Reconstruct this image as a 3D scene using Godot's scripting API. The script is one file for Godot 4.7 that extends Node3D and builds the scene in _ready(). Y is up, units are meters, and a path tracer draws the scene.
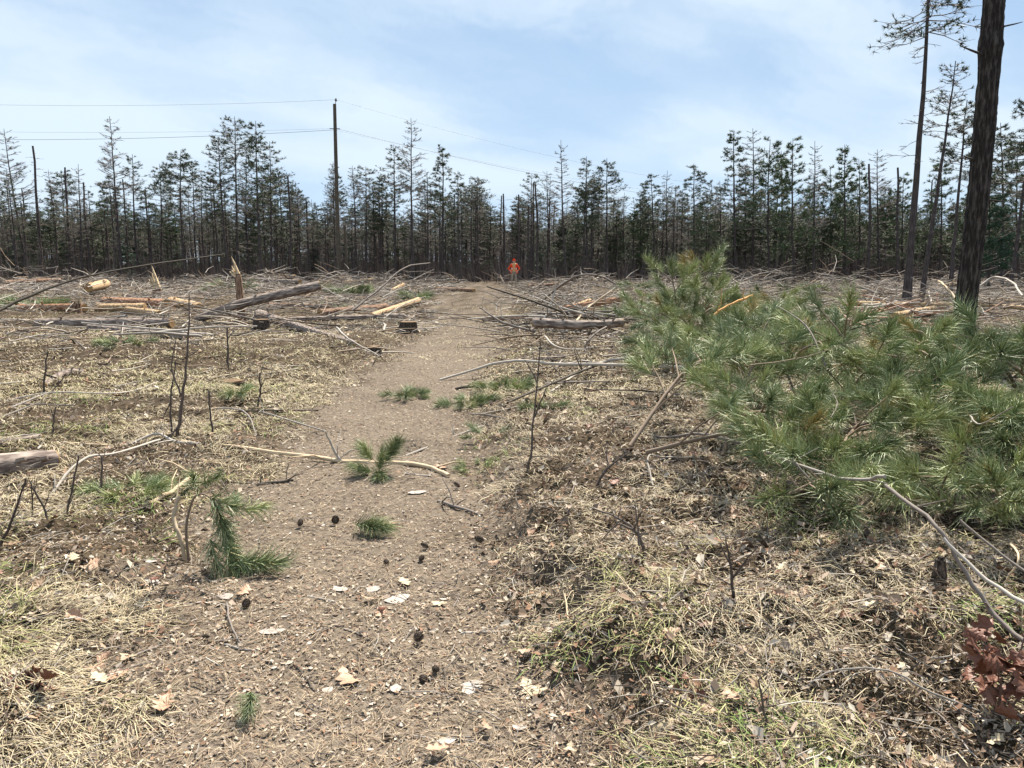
extends Node3D
# A logged clearing on a sunny spring day: a dirt path through dead grass and slash, a heap of pine boughs on the right, a thinned pine wood behind.

var rng := RandomNumberGenerator.new()
var noise_a := FastNoiseLite.new()
var noise_b := FastNoiseLite.new()
var noise_c := FastNoiseLite.new()
var M := {}
var used_names := {}

# ---------------------------------------------------------------- placed things, in metres (x, height above the ground, z, radius)
const LOGS := [
	["red","reddish barked log at the far left of the log pile",[[-16.570,0.000,-26.010,0.1521],[-13.790,0.000,-24.920,0.1295]]],
	["tan","pale peeled log in the middle of the left log pile",[[-13.680,0.000,-25.460,0.1489],[-12.100,0.000,-25.460,0.1489]]],
	["red","log with an orange cut end facing the camera, in the left log pile",[[-15.700,0.000,-29.830,0.1744],[-11.910,0.000,-26.580,0.2072]]],
	["grey","longest log in front of the left log pile, bright along its top",[[-11.920,0.000,-19.280,0.1128],[-8.250,0.000,-18.680,0.1214]]],
	["grey","thin grey log lying nearest the camera at the left log pile",[[-9.790,0.000,-17.840,0.0696],[-6.180,0.000,-14.730,0.0767]]],
	["tan","short fat pale log right of the orange cut end",[[-12.230,0.000,-27.800,0.2167],[-10.290,0.000,-25.460,0.1654]]],
	["tan","small yellow log end sticking up behind the log pile",[[-18.510,0.350,-33.850,0.1979],[-20.570,0.350,-39.300,0.2297]]],
	["tan","short pale log half buried in slash behind the log pile",[[-12.400,0.000,-24.920,0.1133],[-10.500,0.000,-23.000,0.1046]]],
	["grey","dark leaning log propped against the broken snag",[[-8.290,0.000,-20.260,0.1106],[-7.150,0.365,-20.300,0.1188],[-5.200,0.836,-21.000,0.1310]]],
	["grey","light grey tapering log reaching towards the path",[[-7.270,0.000,-22.150,0.1497],[-4.780,0.000,-17.330,0.0947],[-2.720,0.000,-13.390,0.0558]]],
	["brown","brown log lying behind the light grey tapering log",[[-8.580,0.000,-27.180,0.1201],[-6.100,0.000,-26.010,0.1149]]],
	["brown","dark brown log ending near the pale leaning log",[[-5.840,0.000,-23.450,0.1219],[-4.240,0.000,-26.010,0.1419]]],
	["grey","thin grey pole lying under the dark brown log",[[-6.100,0.000,-20.970,0.0654],[-3.100,0.000,-22.150,0.0749]]],
	["tan","pale peeled log pointing up and right beside the path",[[-4.020,0.000,-22.150,0.0749],[-3.450,0.150,-28.390,0.1180]]],
	["grey","far pale log lying behind the leaning log",[[-19.790,0.200,-58.000,0.1657],[-13.670,0.200,-50.050,0.1430]]],
	["tan","short far pale log above the leaning log",[[-21.610,0.300,-68.290,0.1774],[-17.790,0.300,-64.000,0.1662]]],
	["tan","short cream log jutting up beside the far bough pile",[[-6.270,0.000,-40.510,0.1263],[-5.980,0.300,-42.590,0.1328]]],
	["brown","far brown log lying across the end of the path",[[-4.400,0.000,-44.880,0.1282],[-2.050,0.000,-41.870,0.1088]]],
	["brown","dark log with sunlit top left of the slash heap",[[-0.820,0.000,-21.750,0.0792],[0.520,0.000,-21.260,0.0774]]],
	["grey","dark ended log on top of the slash heap",[[0.440,0.350,-14.630,0.0952],[1.310,0.450,-13.860,0.0830],[2.010,0.450,-14.090,0.0770]]],
	["red","reddish log inside the slash heap",[[1.290,0.300,-20.830,0.0812],[2.930,0.500,-20.590,0.0696]]],
	["tan","pale bent log behind the slash heap",[[1.150,0.200,-20.710,0.0700],[2.220,0.400,-22.040,0.0630]]],
	["grey","flaky pinkish grey log cut off by the left edge",[[-3.970,0.000,-5.420,0.1002],[-3.860,0.000,-5.630,0.0928],[-3.650,0.000,-5.960,0.0863]]],
	["grey","dark half rotten log lying at the left edge below the bent twig",[[-4.540,0.000,-6.530,0.0309],[-4.310,0.000,-6.880,0.0235]]],
	["grey","weathered curved log piece lying on the left grass",[[-5.940,0.000,-9.650,0.0441],[-6.150,0.000,-10.500,0.0445],[-6.060,0.000,-10.790,0.0422]]],
	["tan","pale log lying across behind the thick right trunk",[[10.050,0.300,-22.850,0.0772],[13.270,0.300,-23.420,0.0791]]],
	["tan","pale log end continuing right of the thick trunk",[[14.060,0.300,-23.420,0.0730],[14.890,0.300,-21.790,0.0623]]],
	["tan","whitish split log in the reddish slash left of the thick trunk",[[9.870,0.100,-19.860,0.1084],[11.560,0.200,-21.140,0.0934]]],
	["grey","grey log lying in the right slash in front of the thick trunk",[[4.800,0.000,-9.910,0.0414],[5.870,0.000,-10.440,0.0395],[6.210,0.000,-10.440,0.0354]]],
	["brown","far log lying under the forest on the left",[[-32.690,0.200,-50.050,0.1300],[-32.060,0.200,-55.080,0.1431]]],
	["tan","far pale log lying just right of the utility pole foot",[[-11.540,0.100,-53.630,0.1254],[-10.230,0.200,-58.000,0.1356]]],
	["brown","far log lying at the forest edge right of the person",[[0.970,0.100,-47.160,0.0980],[3.670,0.100,-49.140,0.1021]]],
]
const BRANCHES := [
	["peeled stick lying right across the dirt path",[[-2.970,0.000,-6.720,0.0140],[-2.390,0.000,-6.440,0.0155],[-1.440,0.000,-6.330,0.0174],[-0.820,0.000,-6.230,0.0192],[-0.500,0.000,-5.870,0.0200]]],
	["twig standing up from the stick across the path",[[-1.450,0.000,-6.330,0.0132],[-1.520,0.140,-6.330,0.0102],[-1.560,0.280,-6.280,0.0071]]],
	["straight stick on the right side of the path beyond the sprig",[[-0.960,0.000,-6.750,0.0140],[-0.290,0.000,-7.650,0.0101]]],
	["bent grey twig arching over the grass at the left",[[-3.150,0.000,-5.080,0.0106],[-3.120,0.120,-5.420,0.0100],[-3.000,0.160,-5.740,0.0091],[-2.930,0.100,-6.260,0.0083]]],
	["pale stick lying under the wilted bough on the left",[[-2.380,0.000,-4.780,0.0146],[-2.320,0.050,-5.040,0.0139],[-2.310,0.080,-5.480,0.0135]]],
	["small curved twig on the path below the wilted bough",[[-1.270,0.000,-3.180,0.0056],[-1.120,0.000,-3.130,0.0048],[-0.930,0.000,-3.250,0.0042],[-0.790,0.000,-3.380,0.0036]]],
	["short bowed twig joining the small curved twig on the path",[[-1.410,0.000,-3.590,0.0052],[-1.290,0.020,-3.320,0.0049],[-1.190,0.000,-3.170,0.0047]]],
	["short curved twig lying right of the small curved twig",[[-0.770,0.000,-3.310,0.0042],[-0.650,0.000,-3.230,0.0036],[-0.570,0.000,-3.100,0.0030]]],
	["dark short twig lying below the small curved twig",[[-0.960,0.000,-3.050,0.0060],[-0.870,0.000,-2.950,0.0052],[-0.770,0.000,-2.810,0.0045]]],
	["stick lying beside the right bank of the path",[[-0.520,0.000,-5.230,0.0129],[-0.200,0.000,-4.900,0.0094]]],
	["straight brown twig in the dark hollow of the right bank",[[0.160,0.000,-3.230,0.0051],[0.360,0.030,-3.120,0.0043]]],
	["pale thin stem slanting over the right bank hollow",[[0.460,0.120,-3.250,0.0038],[0.570,0.020,-2.960,0.0029]]],
	["pale stem standing in the leaves on the path edge",[[0.240,0.180,-3.310,0.0036],[0.250,0.000,-2.990,0.0038]]],
	["long lower dead branch crossing the right corner",[[1.650,0.450,-3.290,0.0084],[1.660,0.400,-2.890,0.0081],[1.710,0.320,-2.800,0.0086],[1.770,0.250,-2.650,0.0089],[1.810,0.250,-2.460,0.0089]]],
	["long upper dead branch crossing the right corner",[[1.640,0.420,-2.800,0.0061],[1.720,0.400,-2.640,0.0071],[1.790,0.400,-2.410,0.0078]]],
	["straight dead branch slanting at the right edge under the boughs",[[1.860,0.350,-3.070,0.0048],[1.940,0.300,-2.910,0.0055],[2.010,0.300,-2.710,0.0059]]],
	["hooked grey branch below the pine boughs on the right",[[1.500,0.450,-4.000,0.0054],[1.600,0.300,-3.890,0.0058],[1.760,0.150,-3.890,0.0064],[1.850,0.200,-3.880,0.0069],[1.890,0.300,-3.780,0.0073]]],
	["grey branch curving in front of the nearest pine boughs",[[1.490,0.350,-4.410,0.0093],[1.640,0.400,-3.750,0.0087],[1.680,0.450,-3.360,0.0085]]],
	["knobbly grey branch arched over the grass at bottom right",[[1.050,0.000,-2.550,0.0031],[1.160,0.050,-2.580,0.0035],[1.340,0.070,-2.550,0.0038],[1.480,0.050,-2.510,0.0042],[1.680,0.000,-2.490,0.0045]]],
	["short grey branch lying above the arched branch at bottom right",[[1.570,0.000,-2.740,0.0033],[1.650,0.030,-2.710,0.0035],[1.850,0.000,-2.790,0.0039]]],
	["white hooked twig at the right edge below the branches",[[2.210,0.200,-3.260,0.0051],[2.060,0.250,-2.980,0.0041],[2.050,0.100,-3.040,0.0036]]],
	["long dark branch rising over the log pile at the left edge",[[-8.980,0.440,-13.000,0.0268],[-8.440,0.910,-14.000,0.0223],[-7.750,1.210,-15.000,0.0169],[-6.250,1.750,-17.000,0.0111]]],
	["long pole lying in the slash right of the sapling",[[-1.020,0.000,-10.820,0.0163],[-0.100,0.100,-11.070,0.0201],[0.730,0.150,-10.560,0.0225],[2.530,0.200,-10.290,0.0251]]],
	["second long pole slanting through the slash under the boughs",[[0.400,0.000,-9.210,0.0139],[1.340,0.120,-11.000,0.0207],[2.720,0.200,-11.050,0.0249]]],
	["dark branch lying on the path edge by the slash",[[-0.750,0.000,-10.040,0.0189],[-0.440,0.040,-9.930,0.0159],[0.280,0.000,-9.140,0.0120]]],
	["dark branch slanting up from slash at the right of the path",[[-0.050,0.000,-8.550,0.0121],[0.610,0.100,-9.600,0.0149],[1.350,0.100,-10.930,0.0185]]],
	["branch arching over the end of the path near the log",[[-4.350,0.266,-21.000,0.0314],[-3.750,0.808,-22.000,0.0268],[-3.160,1.420,-23.000,0.0215],[-2.520,1.588,-24.000,0.0157]]],
	["grey branch looping over the slash heap",[[1.050,0.400,-24.540,0.0367],[1.700,1.099,-21.000,0.0288],[2.380,1.149,-21.000,0.0262],[2.810,0.969,-21.000,0.0236]]],
	["forked grey branch standing out of the slash heap",[[0.610,0.100,-16.840,0.0252],[0.900,0.721,-17.500,0.0221],[0.990,1.061,-17.500,0.0180]]],
	["pale branch slanting across the slash heap",[[1.180,0.200,-15.690,0.0235],[1.820,0.582,-18.000,0.0236],[2.320,0.882,-18.000,0.0202]]],
	["branch curving under the slash heap towards the path",[[0.580,0.300,-13.540,0.0165],[0.780,0.150,-12.520,0.0129],[1.320,0.050,-12.950,0.0109]]],
	["crossed branch hanging right of the slash heap",[[1.230,0.100,-12.960,0.0170],[1.530,0.400,-13.400,0.0151],[2.770,0.500,-16.730,0.0157]]],
	["long bare branch lying in front of the pine boughs",[[1.060,0.000,-6.260,0.0095],[1.260,0.050,-6.090,0.0108],[1.410,0.150,-5.650,0.0114],[1.480,0.300,-4.770,0.0109]]],
	["orange peeled branch bending over the middle of the boughs",[[2.490,0.960,-9.500,0.0143],[2.680,1.080,-9.600,0.0153],[3.040,1.170,-9.800,0.0166]]],
	["broken white branch against the foot of the thick trunk",[[8.780,1.120,-16.000,0.0210],[8.650,1.100,-15.500,0.0218],[8.580,0.900,-15.000,0.0225]]],
	["thin curved branch lying behind the thick trunk on the right",[[9.620,1.000,-16.000,0.0165],[9.940,1.250,-16.000,0.0185],[9.660,1.190,-15.000,0.0192],[9.230,0.890,-14.000,0.0197]]],
	["dead branch curving out of the right edge over the boughs",[[3.220,0.254,-6.200,0.0129],[3.470,0.270,-6.000,0.0136],[3.680,0.200,-5.800,0.0143],[3.760,0.050,-5.600,0.0149],[3.800,-0.040,-5.600,0.0160]]],
	["dark straight branch crossing the curved one at the right edge",[[3.530,0.241,-6.100,0.0104],[3.650,0.040,-5.800,0.0110],[3.820,-0.160,-5.500,0.0115]]],
	["dark twiggy branch standing between boughs before the thick trunk",[[3.990,0.376,-7.600,0.0172],[4.170,0.310,-7.500,0.0170],[4.390,0.282,-7.400,0.0168]]],
	["thin grey twig lying flat across the left grass",[[-5.910,0.000,-8.660,0.0098],[-5.300,0.040,-8.700,0.0087],[-4.670,0.050,-9.050,0.0079],[-4.670,0.030,-10.040,0.0075]]],
	["second thin twig lying flat across the left grass",[[-5.950,0.000,-8.720,0.0115],[-5.200,0.030,-8.250,0.0085],[-4.790,0.020,-8.310,0.0063]]],
	["stick with forked end lying left of the path stick",[[-3.380,0.000,-6.640,0.0100],[-3.190,0.080,-6.770,0.0115],[-2.990,0.050,-6.620,0.0125],[-2.660,0.000,-6.390,0.0133]]],
	["thin pale stick lying on the grass left of the sapling",[[-4.130,0.000,-6.880,0.0097],[-3.650,0.030,-6.830,0.0084]]],
	["thin stick lying on grass left of the path bend",[[-4.310,0.000,-12.400,0.0116],[-3.720,0.000,-12.530,0.0118]]],
	["dark branch tangle stick left of the path",[[-2.950,0.000,-7.960,0.0097],[-2.580,0.060,-7.900,0.0086],[-2.200,0.000,-8.590,0.0081]]],
	["bowed twig in the tangle left of the path",[[-3.250,0.000,-8.290,0.0086],[-2.850,0.120,-7.720,0.0075],[-2.600,0.080,-7.430,0.0068],[-2.390,0.000,-7.040,0.0060]]],
	["twig leaning from the tangle towards the path",[[-2.650,0.050,-7.890,0.0089],[-2.130,0.050,-7.590,0.0079],[-1.820,0.040,-7.310,0.0069]]],
	["small dark twig lying on bare soil near the path stick",[[-2.330,0.000,-5.930,0.0090],[-2.170,0.000,-5.680,0.0081],[-2.070,0.000,-5.670,0.0075]]],
	["dark bark covered stick lying on bare soil",[[-1.930,0.000,-5.650,0.0118],[-1.680,0.000,-5.730,0.0109]]],
	["small stick lying on the path at its right edge",[[-0.850,0.000,-5.960,0.0079],[-0.640,0.000,-5.870,0.0067]]],
	["short grey stick lying mid path right of the oak leaf",[[-0.230,0.000,-3.280,0.0071],[-0.070,0.000,-3.310,0.0058]]],
	["thin grey stick lying in the bark flakes on the path",[[-1.020,0.000,-3.650,0.0064],[-0.880,0.000,-3.600,0.0056]]],
	["dark bent stick lying near the bottom edge of the path",[[-0.650,0.000,-2.560,0.0031],[-0.620,0.000,-2.640,0.0029],[-0.560,0.000,-2.670,0.0027]]],
	["brown twig lying at the bottom edge right of the path",[[0.060,0.000,-2.340,0.0038],[0.140,0.000,-2.430,0.0029]]],
	["curved bare branch looped beside the boughs on the ground",[[0.890,0.000,-4.610,0.0062],[0.910,0.060,-5.020,0.0064],[1.040,0.080,-5.180,0.0062],[1.400,0.030,-5.400,0.0062]]],
	["dark bare twig bending up from the right grass",[[0.920,0.000,-4.610,0.0057],[1.000,0.050,-4.530,0.0048],[1.090,0.100,-4.550,0.0039]]],
]
const SAPLINGS := [
	["slim leafless sapling standing at the right edge of the path",[[[0.120,0.000,-5.380,0.0107],[0.150,0.293,-5.380,0.0075],[0.200,0.874,-5.380,0.0043]],[[0.160,0.359,-5.380,0.0064],[0.240,0.544,-5.330,0.0034]],[[0.180,0.601,-5.380,0.0064],[0.090,0.804,-5.430,0.0034]]]],
	["tallest dark leafless sapling on the left grass",[[[-3.040,0.000,-6.840,0.0180],[-2.970,0.320,-6.840,0.0135],[-2.890,0.790,-6.840,0.0090],[-2.850,1.250,-6.840,0.0045]],[[-2.970,0.350,-6.840,0.0108],[-3.050,0.610,-6.840,0.0072],[-2.990,0.890,-6.840,0.0036]],[[-3.010,0.120,-6.840,0.0108],[-3.100,0.000,-6.740,0.0035]]]],
	["dark forked seedling left of the tallest left sapling",[[[-3.130,0.000,-6.920,0.0100],[-3.110,0.340,-6.920,0.0073],[-3.040,0.690,-6.920,0.0045]],[[-3.120,0.290,-6.920,0.0060],[-3.200,0.150,-6.920,0.0036]]]],
	["thin dark seedling near the left log pile",[[[-5.610,0.000,-9.060,0.0154],[-5.570,0.220,-9.060,0.0112],[-5.490,0.550,-9.060,0.0071]],[[-5.460,0.000,-8.920,0.0091],[-5.420,0.130,-9.060,0.0075],[-5.300,0.290,-9.060,0.0057]]]],
	["thin bare seedling below the leaning log",[[[-4.380,0.000,-11.770,0.0184],[-4.360,0.308,-11.770,0.0146],[-4.360,0.618,-11.770,0.0107]]]],
	["dark bare stem leaning right at the left edge",[[[-2.860,0.000,-4.110,0.0088],[-2.770,0.160,-4.110,0.0066],[-2.710,0.360,-4.160,0.0044]]]],
	["dark forked seedling beside the leaning stem at left",[[[-2.750,0.000,-4.390,0.0070],[-2.800,0.140,-4.390,0.0056],[-2.840,0.250,-4.390,0.0041]],[[-2.970,0.000,-4.580,0.0044],[-2.900,0.160,-4.490,0.0038],[-2.900,0.240,-4.490,0.0033]]]],
	["slim stem standing among green needles at left",[[[-2.700,0.000,-4.480,0.0066],[-2.640,0.190,-4.480,0.0054],[-2.590,0.360,-4.480,0.0042]]]],
	["short straight stem right of the green needles at left",[[[-2.660,0.000,-4.800,0.0089],[-2.640,0.130,-4.800,0.0070],[-2.630,0.260,-4.800,0.0051]]]],
	["dark seedling standing in the right grass",[[[0.950,0.000,-3.100,0.0085],[0.930,0.136,-3.100,0.0057],[0.900,0.286,-3.100,0.0030]],[[0.940,0.116,-3.100,0.0051],[0.970,0.222,-3.050,0.0037],[1.030,0.282,-3.050,0.0023]],[[0.930,0.156,-3.100,0.0051],[0.890,0.231,-3.150,0.0024]]]],
	["dark branched shrub leaning left on the right bank",[[[0.660,0.000,-3.630,0.0112],[0.600,0.120,-3.630,0.0085],[0.500,0.200,-3.680,0.0058],[0.400,0.242,-3.780,0.0030]],[[0.600,0.120,-3.630,0.0067],[0.510,0.170,-3.580,0.0045],[0.430,0.134,-3.580,0.0023]],[[0.620,0.080,-3.580,0.0067],[0.610,0.250,-3.680,0.0024]],[[0.600,0.120,-3.630,0.0067],[0.620,0.250,-3.580,0.0023]]]],
	["bare dark twig leaning right above the branched shrub",[[[0.540,0.000,-4.800,0.0102],[0.620,0.120,-4.800,0.0070],[0.740,0.220,-4.800,0.0038]],[[0.620,0.120,-4.800,0.0061],[0.610,0.210,-4.900,0.0031]]]],
	["short bare stem standing at the bottom right edge of the grass",[[[0.830,0.000,-2.290,0.0052],[0.810,0.080,-2.290,0.0039],[0.790,0.180,-2.290,0.0026]]]],
	["bare twiggy seedling on the grass left of the path stick",[[[-4.230,0.000,-6.920,0.0100],[-4.200,0.150,-6.920,0.0082],[-4.170,0.300,-6.920,0.0064]]]],
	["small dark seedling in the tangle left of the path",[[[-2.760,0.000,-8.210,0.0129],[-2.720,0.171,-8.210,0.0107],[-2.720,0.361,-8.210,0.0086]]]],
	["thin bare stem behind the tangle left of the path",[[[-2.660,0.000,-6.690,0.0097],[-2.670,0.201,-6.690,0.0079],[-2.670,0.401,-6.690,0.0061]]]],
]
const STUMPS := [
	["dark sawn stump at the left edge of the path",-2.41,-17.85,0.209,0.255],
	["flat low sawn stump beside the light grey log",-5.72,-17.58,0.183,0.228],
	["dark low stump on the grass bank left of the path",-2.43,-13.47,0.114,0.105],
	["low dark sawn stump on the left grass",-3.64,-9.89,0.154,0.090],
	["small far stump right of the pale leaning log",-2.88,-24.46,0.159,0.127],
	["short dark rotten stump under the dead branches at right",1.87,-3.20,0.027,0.137],
]
const CONES := [
	["pine cone standing on the path right of the bark flakes",-0.430,-3.220,0.031],
	["lower one of two touching pine cones on the path",-0.360,-2.910,0.024],
	["upper one of two touching pine cones on the path",-0.310,-2.960,0.022],
	["round dark pine cone beside the big pale leaf",0.040,-3.010,0.027],
	["dark pine cone in the middle of the path left of the sprig",-1.130,-4.730,0.035],
	["small brown cone near the wilted bough tip",-1.350,-4.690,0.028],
	["pine cone right of the small sprig",-0.490,-4.310,0.026],
	["small cone below and right of the sprig",-0.520,-4.120,0.022],
	["small cone just below the sprig",-0.710,-4.120,0.025],
	["pine cone in the leaves of the right bank",-0.170,-4.410,0.033],
	["open pine cone on the right grass",1.080,-2.830,0.034],
	["small dark cone below the big pale leaf",0.150,-2.660,0.018],
	["pine cone on the path below the wilted bough",-1.300,-3.520,0.029],
	["pine cone at bottom middle of the path",-0.430,-2.520,0.015],
	["small pine cone at the left of the path",-1.350,-3.220,0.017],
	["pine cone on the soil beyond the path stick",-0.390,-5.570,0.029],
]
const LEAVES := [
	["large pale oak leaf lying at the right edge of the path",0.080,-2.820,0.076,"pale"],
	["cream curled leaf on the right litter near the bottom",0.510,-2.430,0.062,"pale"],
	["orange tan leaf in the middle of the path",-0.670,-2.910,0.070,"tan"],
	["tan leaf at the left edge of the path near the bottom",-1.320,-2.710,0.061,"tan"],
	["orange leaf on the left edge of the path",-1.590,-2.890,0.056,"tan"],
	["pinkish leaf just left of the orange leaf",-1.730,-2.960,0.044,"tan"],
	["curled whitish leaf beside the pinkish leaf",-1.630,-3.060,0.037,"pale"],
	["upright orange leaf in the bark flakes",-0.630,-3.450,0.046,"tan"],
	["pale leaf on the right bank above the hollow",0.640,-3.170,0.052,"pale"],
	["red brown leaf in the right grass",0.780,-2.900,0.039,"red"],
	["red brown leaf lying right of the open cone",1.740,-2.980,0.044,"red"],
	["upright rusty leaf in the right grass",1.420,-2.980,0.036,"red"],
	["rusty leaf at the edge of the boughs",0.910,-4.450,0.053,"red"],
	["rusty leaf under the right branches",0.670,-4.830,0.050,"red"],
	["tan leaf below the pine boughs",1.280,-4.300,0.064,"tan"],
	["pale leaf lying under the pine boughs",1.640,-4.550,0.054,"pale"],
	["orange leaf at the end of the path stick",-0.570,-6.110,0.064,"tan"],
	["brown oak leaf beside the right bank",0.160,-4.360,0.072,"tan"],
	["yellowish leaf on the grass at bottom right",1.240,-2.250,0.030,"pale"],
	["white curled leaf at the right bottom grass",0.880,-2.230,0.030,"pale"],
	["rusty leaf cluster piece at the left bottom edge",-1.890,-2.700,0.044,"red"],
	["pale leaf at the bottom left corner",-1.790,-2.590,0.043,"pale"],
	["pale upturned leaf in the right litter near the bottom",0.810,-2.390,0.032,"pale"],
	["light curled leaf at the bottom edge right of the path",0.420,-2.350,0.032,"pale"],
	["yellow sliver leaf at the bottom edge of the path",0.200,-2.410,0.032,"pale"],
	["red leaf in the grass below the rotten stump",0.990,-2.470,0.030,"red"],
	["faded leaf on the path among bark flakes",-0.350,-3.570,0.043,"pale"],
	["pink leaf at the left grass edge",-2.190,-3.780,0.056,"tan"],
	["tan leaf on the soil under the wilted bough",-1.360,-3.670,0.055,"tan"],
	["pale leaf lying on the path above the cone",-0.560,-3.820,0.046,"pale"],
]
const BARKS := [
	["long whitish bark flake on the left of the path",-1.090,-3.290,0.079,0.034],
	["whitish forked bark flake in the middle of the path",-0.570,-3.640,0.076,0.045],
	["white bark flake lying right of the cones",-0.160,-2.850,0.060,0.036],
	["pale bark flake at the bottom middle of the path",-0.230,-2.490,0.041,0.026],
	["small white bark flake below the orange tan leaf",-0.730,-2.840,0.030,0.024],
	["small white flake near the orange tan leaf",-0.460,-2.820,0.025,0.029],
	["pink bark flake under the wilted bough",-1.440,-3.660,0.055,0.030],
	["grey bark sliver near the right bank",0.030,-2.560,0.034,0.021],
	["pale bark sliver at the top of the path litter",-0.890,-3.760,0.051,0.031],
	["flat pale bark slab lying on the soil before the stick",-0.690,-5.440,0.089,0.040],
	["bark flake lying below the sprig on the path",-0.720,-3.760,0.045,0.031],
	["white sliver left of the wilted bough",-1.870,-3.800,0.051,0.032],
	["pale sliver of wood under the wilted bough",-1.980,-4.020,0.042,0.033],
]

# the dirt path: its left and right edges at some depths
const PATH_Z := [-60.0, -38.0, -26.0, -18.3, -14.1, -11.4, -8.9, -6.8, -5.5, -4.6, -4.0, -3.5, -3.0, -2.6, -2.2, 0.0, 5.0]
const PATH_L := [-4.5, -3.4, -2.4, -1.95, -2.05, -2.25, -2.25, -2.02, -2.0, -1.8, -1.75, -1.72, -1.6, -1.42, -1.3, -1.2, -1.2]
const PATH_R := [1.0, 0.3, -0.4, -0.29, -0.31, -0.48, -0.49, -0.29, -0.17, -0.16, -0.07, 0.04, 0.12, 0.2, 0.31, 0.5, 0.6]


# hollows in the ground: x, z, radius, depth
const HOLLOWS := [[0.30, -3.42, 0.20, 0.22], [0.22, -3.75, 0.16, 0.14], [-1.62, -4.02, 0.14, 0.06], [-2.75, -5.35, 0.16, 0.14], [0.05, -4.4, 0.15, 0.1], [1.35, -2.3, 0.12, 0.08], [-1.75, -2.2, 0.14, 0.09], [2.6, -4.1, 0.3, 0.16], [-1.0, -6.9, 0.25, 0.12], [-3.1, -8.6, 0.3, 0.12]]


# ================================================================ mesh building
class Shape:
	var v := PackedVector3Array()
	var n := PackedVector3Array()
	var uv := PackedVector2Array()
	var c := PackedColorArray()
	var ix := PackedInt32Array()

	# a swept tube through pts (Vector3) with radii; wobble roughens the radius
	func tube(pts: Array, rad: Array, sides: int, col: Color, wobble := 0.0, close := true, rnd: RandomNumberGenerator = null) -> void:
		var rows := pts.size()
		var start := v.size()
		var along := 0.0
		var e1 := Vector3.ZERO
		var turns := maxf(1.0, roundf(TAU * float(rad[0]) / 0.25))
		for k in rows:
			var p: Vector3 = pts[k]
			var a: Vector3 = pts[maxi(0, k - 1)]
			var b: Vector3 = pts[mini(rows - 1, k + 1)]
			var d := (b - a).normalized()
			if k == 0:
				e1 = d.cross(Vector3.UP if absf(d.y) < 0.9 else Vector3.RIGHT).normalized()
			else:
				e1 = (e1 - d * e1.dot(d)).normalized()
				var q: Vector3 = pts[k - 1]
				along += p.distance_to(q)
			var e2 := d.cross(e1)
			for j in sides + 1:
				var t := TAU * j / sides
				var o := e1 * cos(t) + e2 * sin(t)
				var r: float = rad[k]
				if wobble > 0.0 and j < sides:
					r *= 1.0 + wobble * rnd.randf_range(-1.0, 1.0)
				if j == sides:
					v.append(v[start + k * (sides + 1)])
				else:
					v.append(p + o * r)
				n.append(o)
				uv.append(Vector2(float(j) / sides * turns, along * 4.0))
				c.append(col)
		for k in rows - 1:
			for j in sides:
				var i := start + k * (sides + 1) + j
				ix.append_array([i, i + sides + 2, i + 1, i, i + sides + 1, i + sides + 2])
		if close:
			for end in [0, rows - 1]:
				var m := v.size()
				var q: Vector3 = pts[end]
				var d: Vector3 = (q - pts[1 if end == 0 else rows - 2]).normalized()
				v.append(q)
				n.append(d)
				uv.append(Vector2(0.5, 0.5))
				c.append(col)
				for j in sides + 1:
					v.append(v[start + end * (sides + 1) + j])
					n.append(d)
					uv.append(Vector2(0.5, 0.5) + Vector2.from_angle(TAU * j / sides) * 0.5)
					c.append(col)
				for j in sides:
					if end == 0:
						ix.append_array([m, m + 1 + j, m + 2 + j])
					else:
						ix.append_array([m, m + 2 + j, m + 1 + j])

	# a flat tapered blade along pts, width across; no normals (drawn flat)
	func blade(pts: PackedVector3Array, across: Vector3, w0: float, col: Color, col2: Color) -> void:
		var s := v.size()
		var m := pts.size() - 1
		for k in m:
			var w := across * (w0 * (1.0 - 0.55 * k / m))
			v.append(pts[k] - w)
			v.append(pts[k] + w)
			var cc := col.lerp(col2, float(k) / m)
			c.append(cc)
			c.append(cc)
		v.append(pts[m])
		c.append(col2)
		for k in m - 1:
			var i := s + k * 2
			ix.append_array([i, i + 2, i + 1, i + 1, i + 2, i + 3])
		var i := s + (m - 1) * 2
		ix.append_array([i, i + 2, i + 1])

	func tri(a: Vector3, b: Vector3, d: Vector3, col: Color) -> void:
		var s := v.size()
		v.append(a)
		v.append(b)
		v.append(d)
		c.append(col)
		c.append(col)
		c.append(col)
		ix.append_array([s, s + 1, s + 2])

	func quad(a: Vector3, b: Vector3, d: Vector3, e: Vector3, col: Color) -> void:
		var s := v.size()
		v.append_array([a, b, d, e])
		c.append_array([col, col, col, col])
		ix.append_array([s, s + 1, s + 2, s, s + 2, s + 3])

	func into(m: ArrayMesh, mat: Material) -> void:
		var a := []
		a.resize(Mesh.ARRAY_MAX)
		a[Mesh.ARRAY_VERTEX] = v
		a[Mesh.ARRAY_COLOR] = c
		a[Mesh.ARRAY_INDEX] = ix
		if n.size() == v.size():
			a[Mesh.ARRAY_NORMAL] = n
		if uv.size() == v.size():
			a[Mesh.ARRAY_TEX_UV] = uv
		m.add_surface_from_arrays(Mesh.PRIMITIVE_TRIANGLES, a)
		m.surface_set_material(m.get_surface_count() - 1, mat)

	func mesh(mat: Material) -> ArrayMesh:
		var m := ArrayMesh.new()
		into(m, mat)
		return m


func called(kind: String) -> String:
	var k: int = used_names.get(kind, 0)
	used_names[kind] = k + 1
	return kind if k == 0 else "%s_%03d" % [kind, k]


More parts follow.
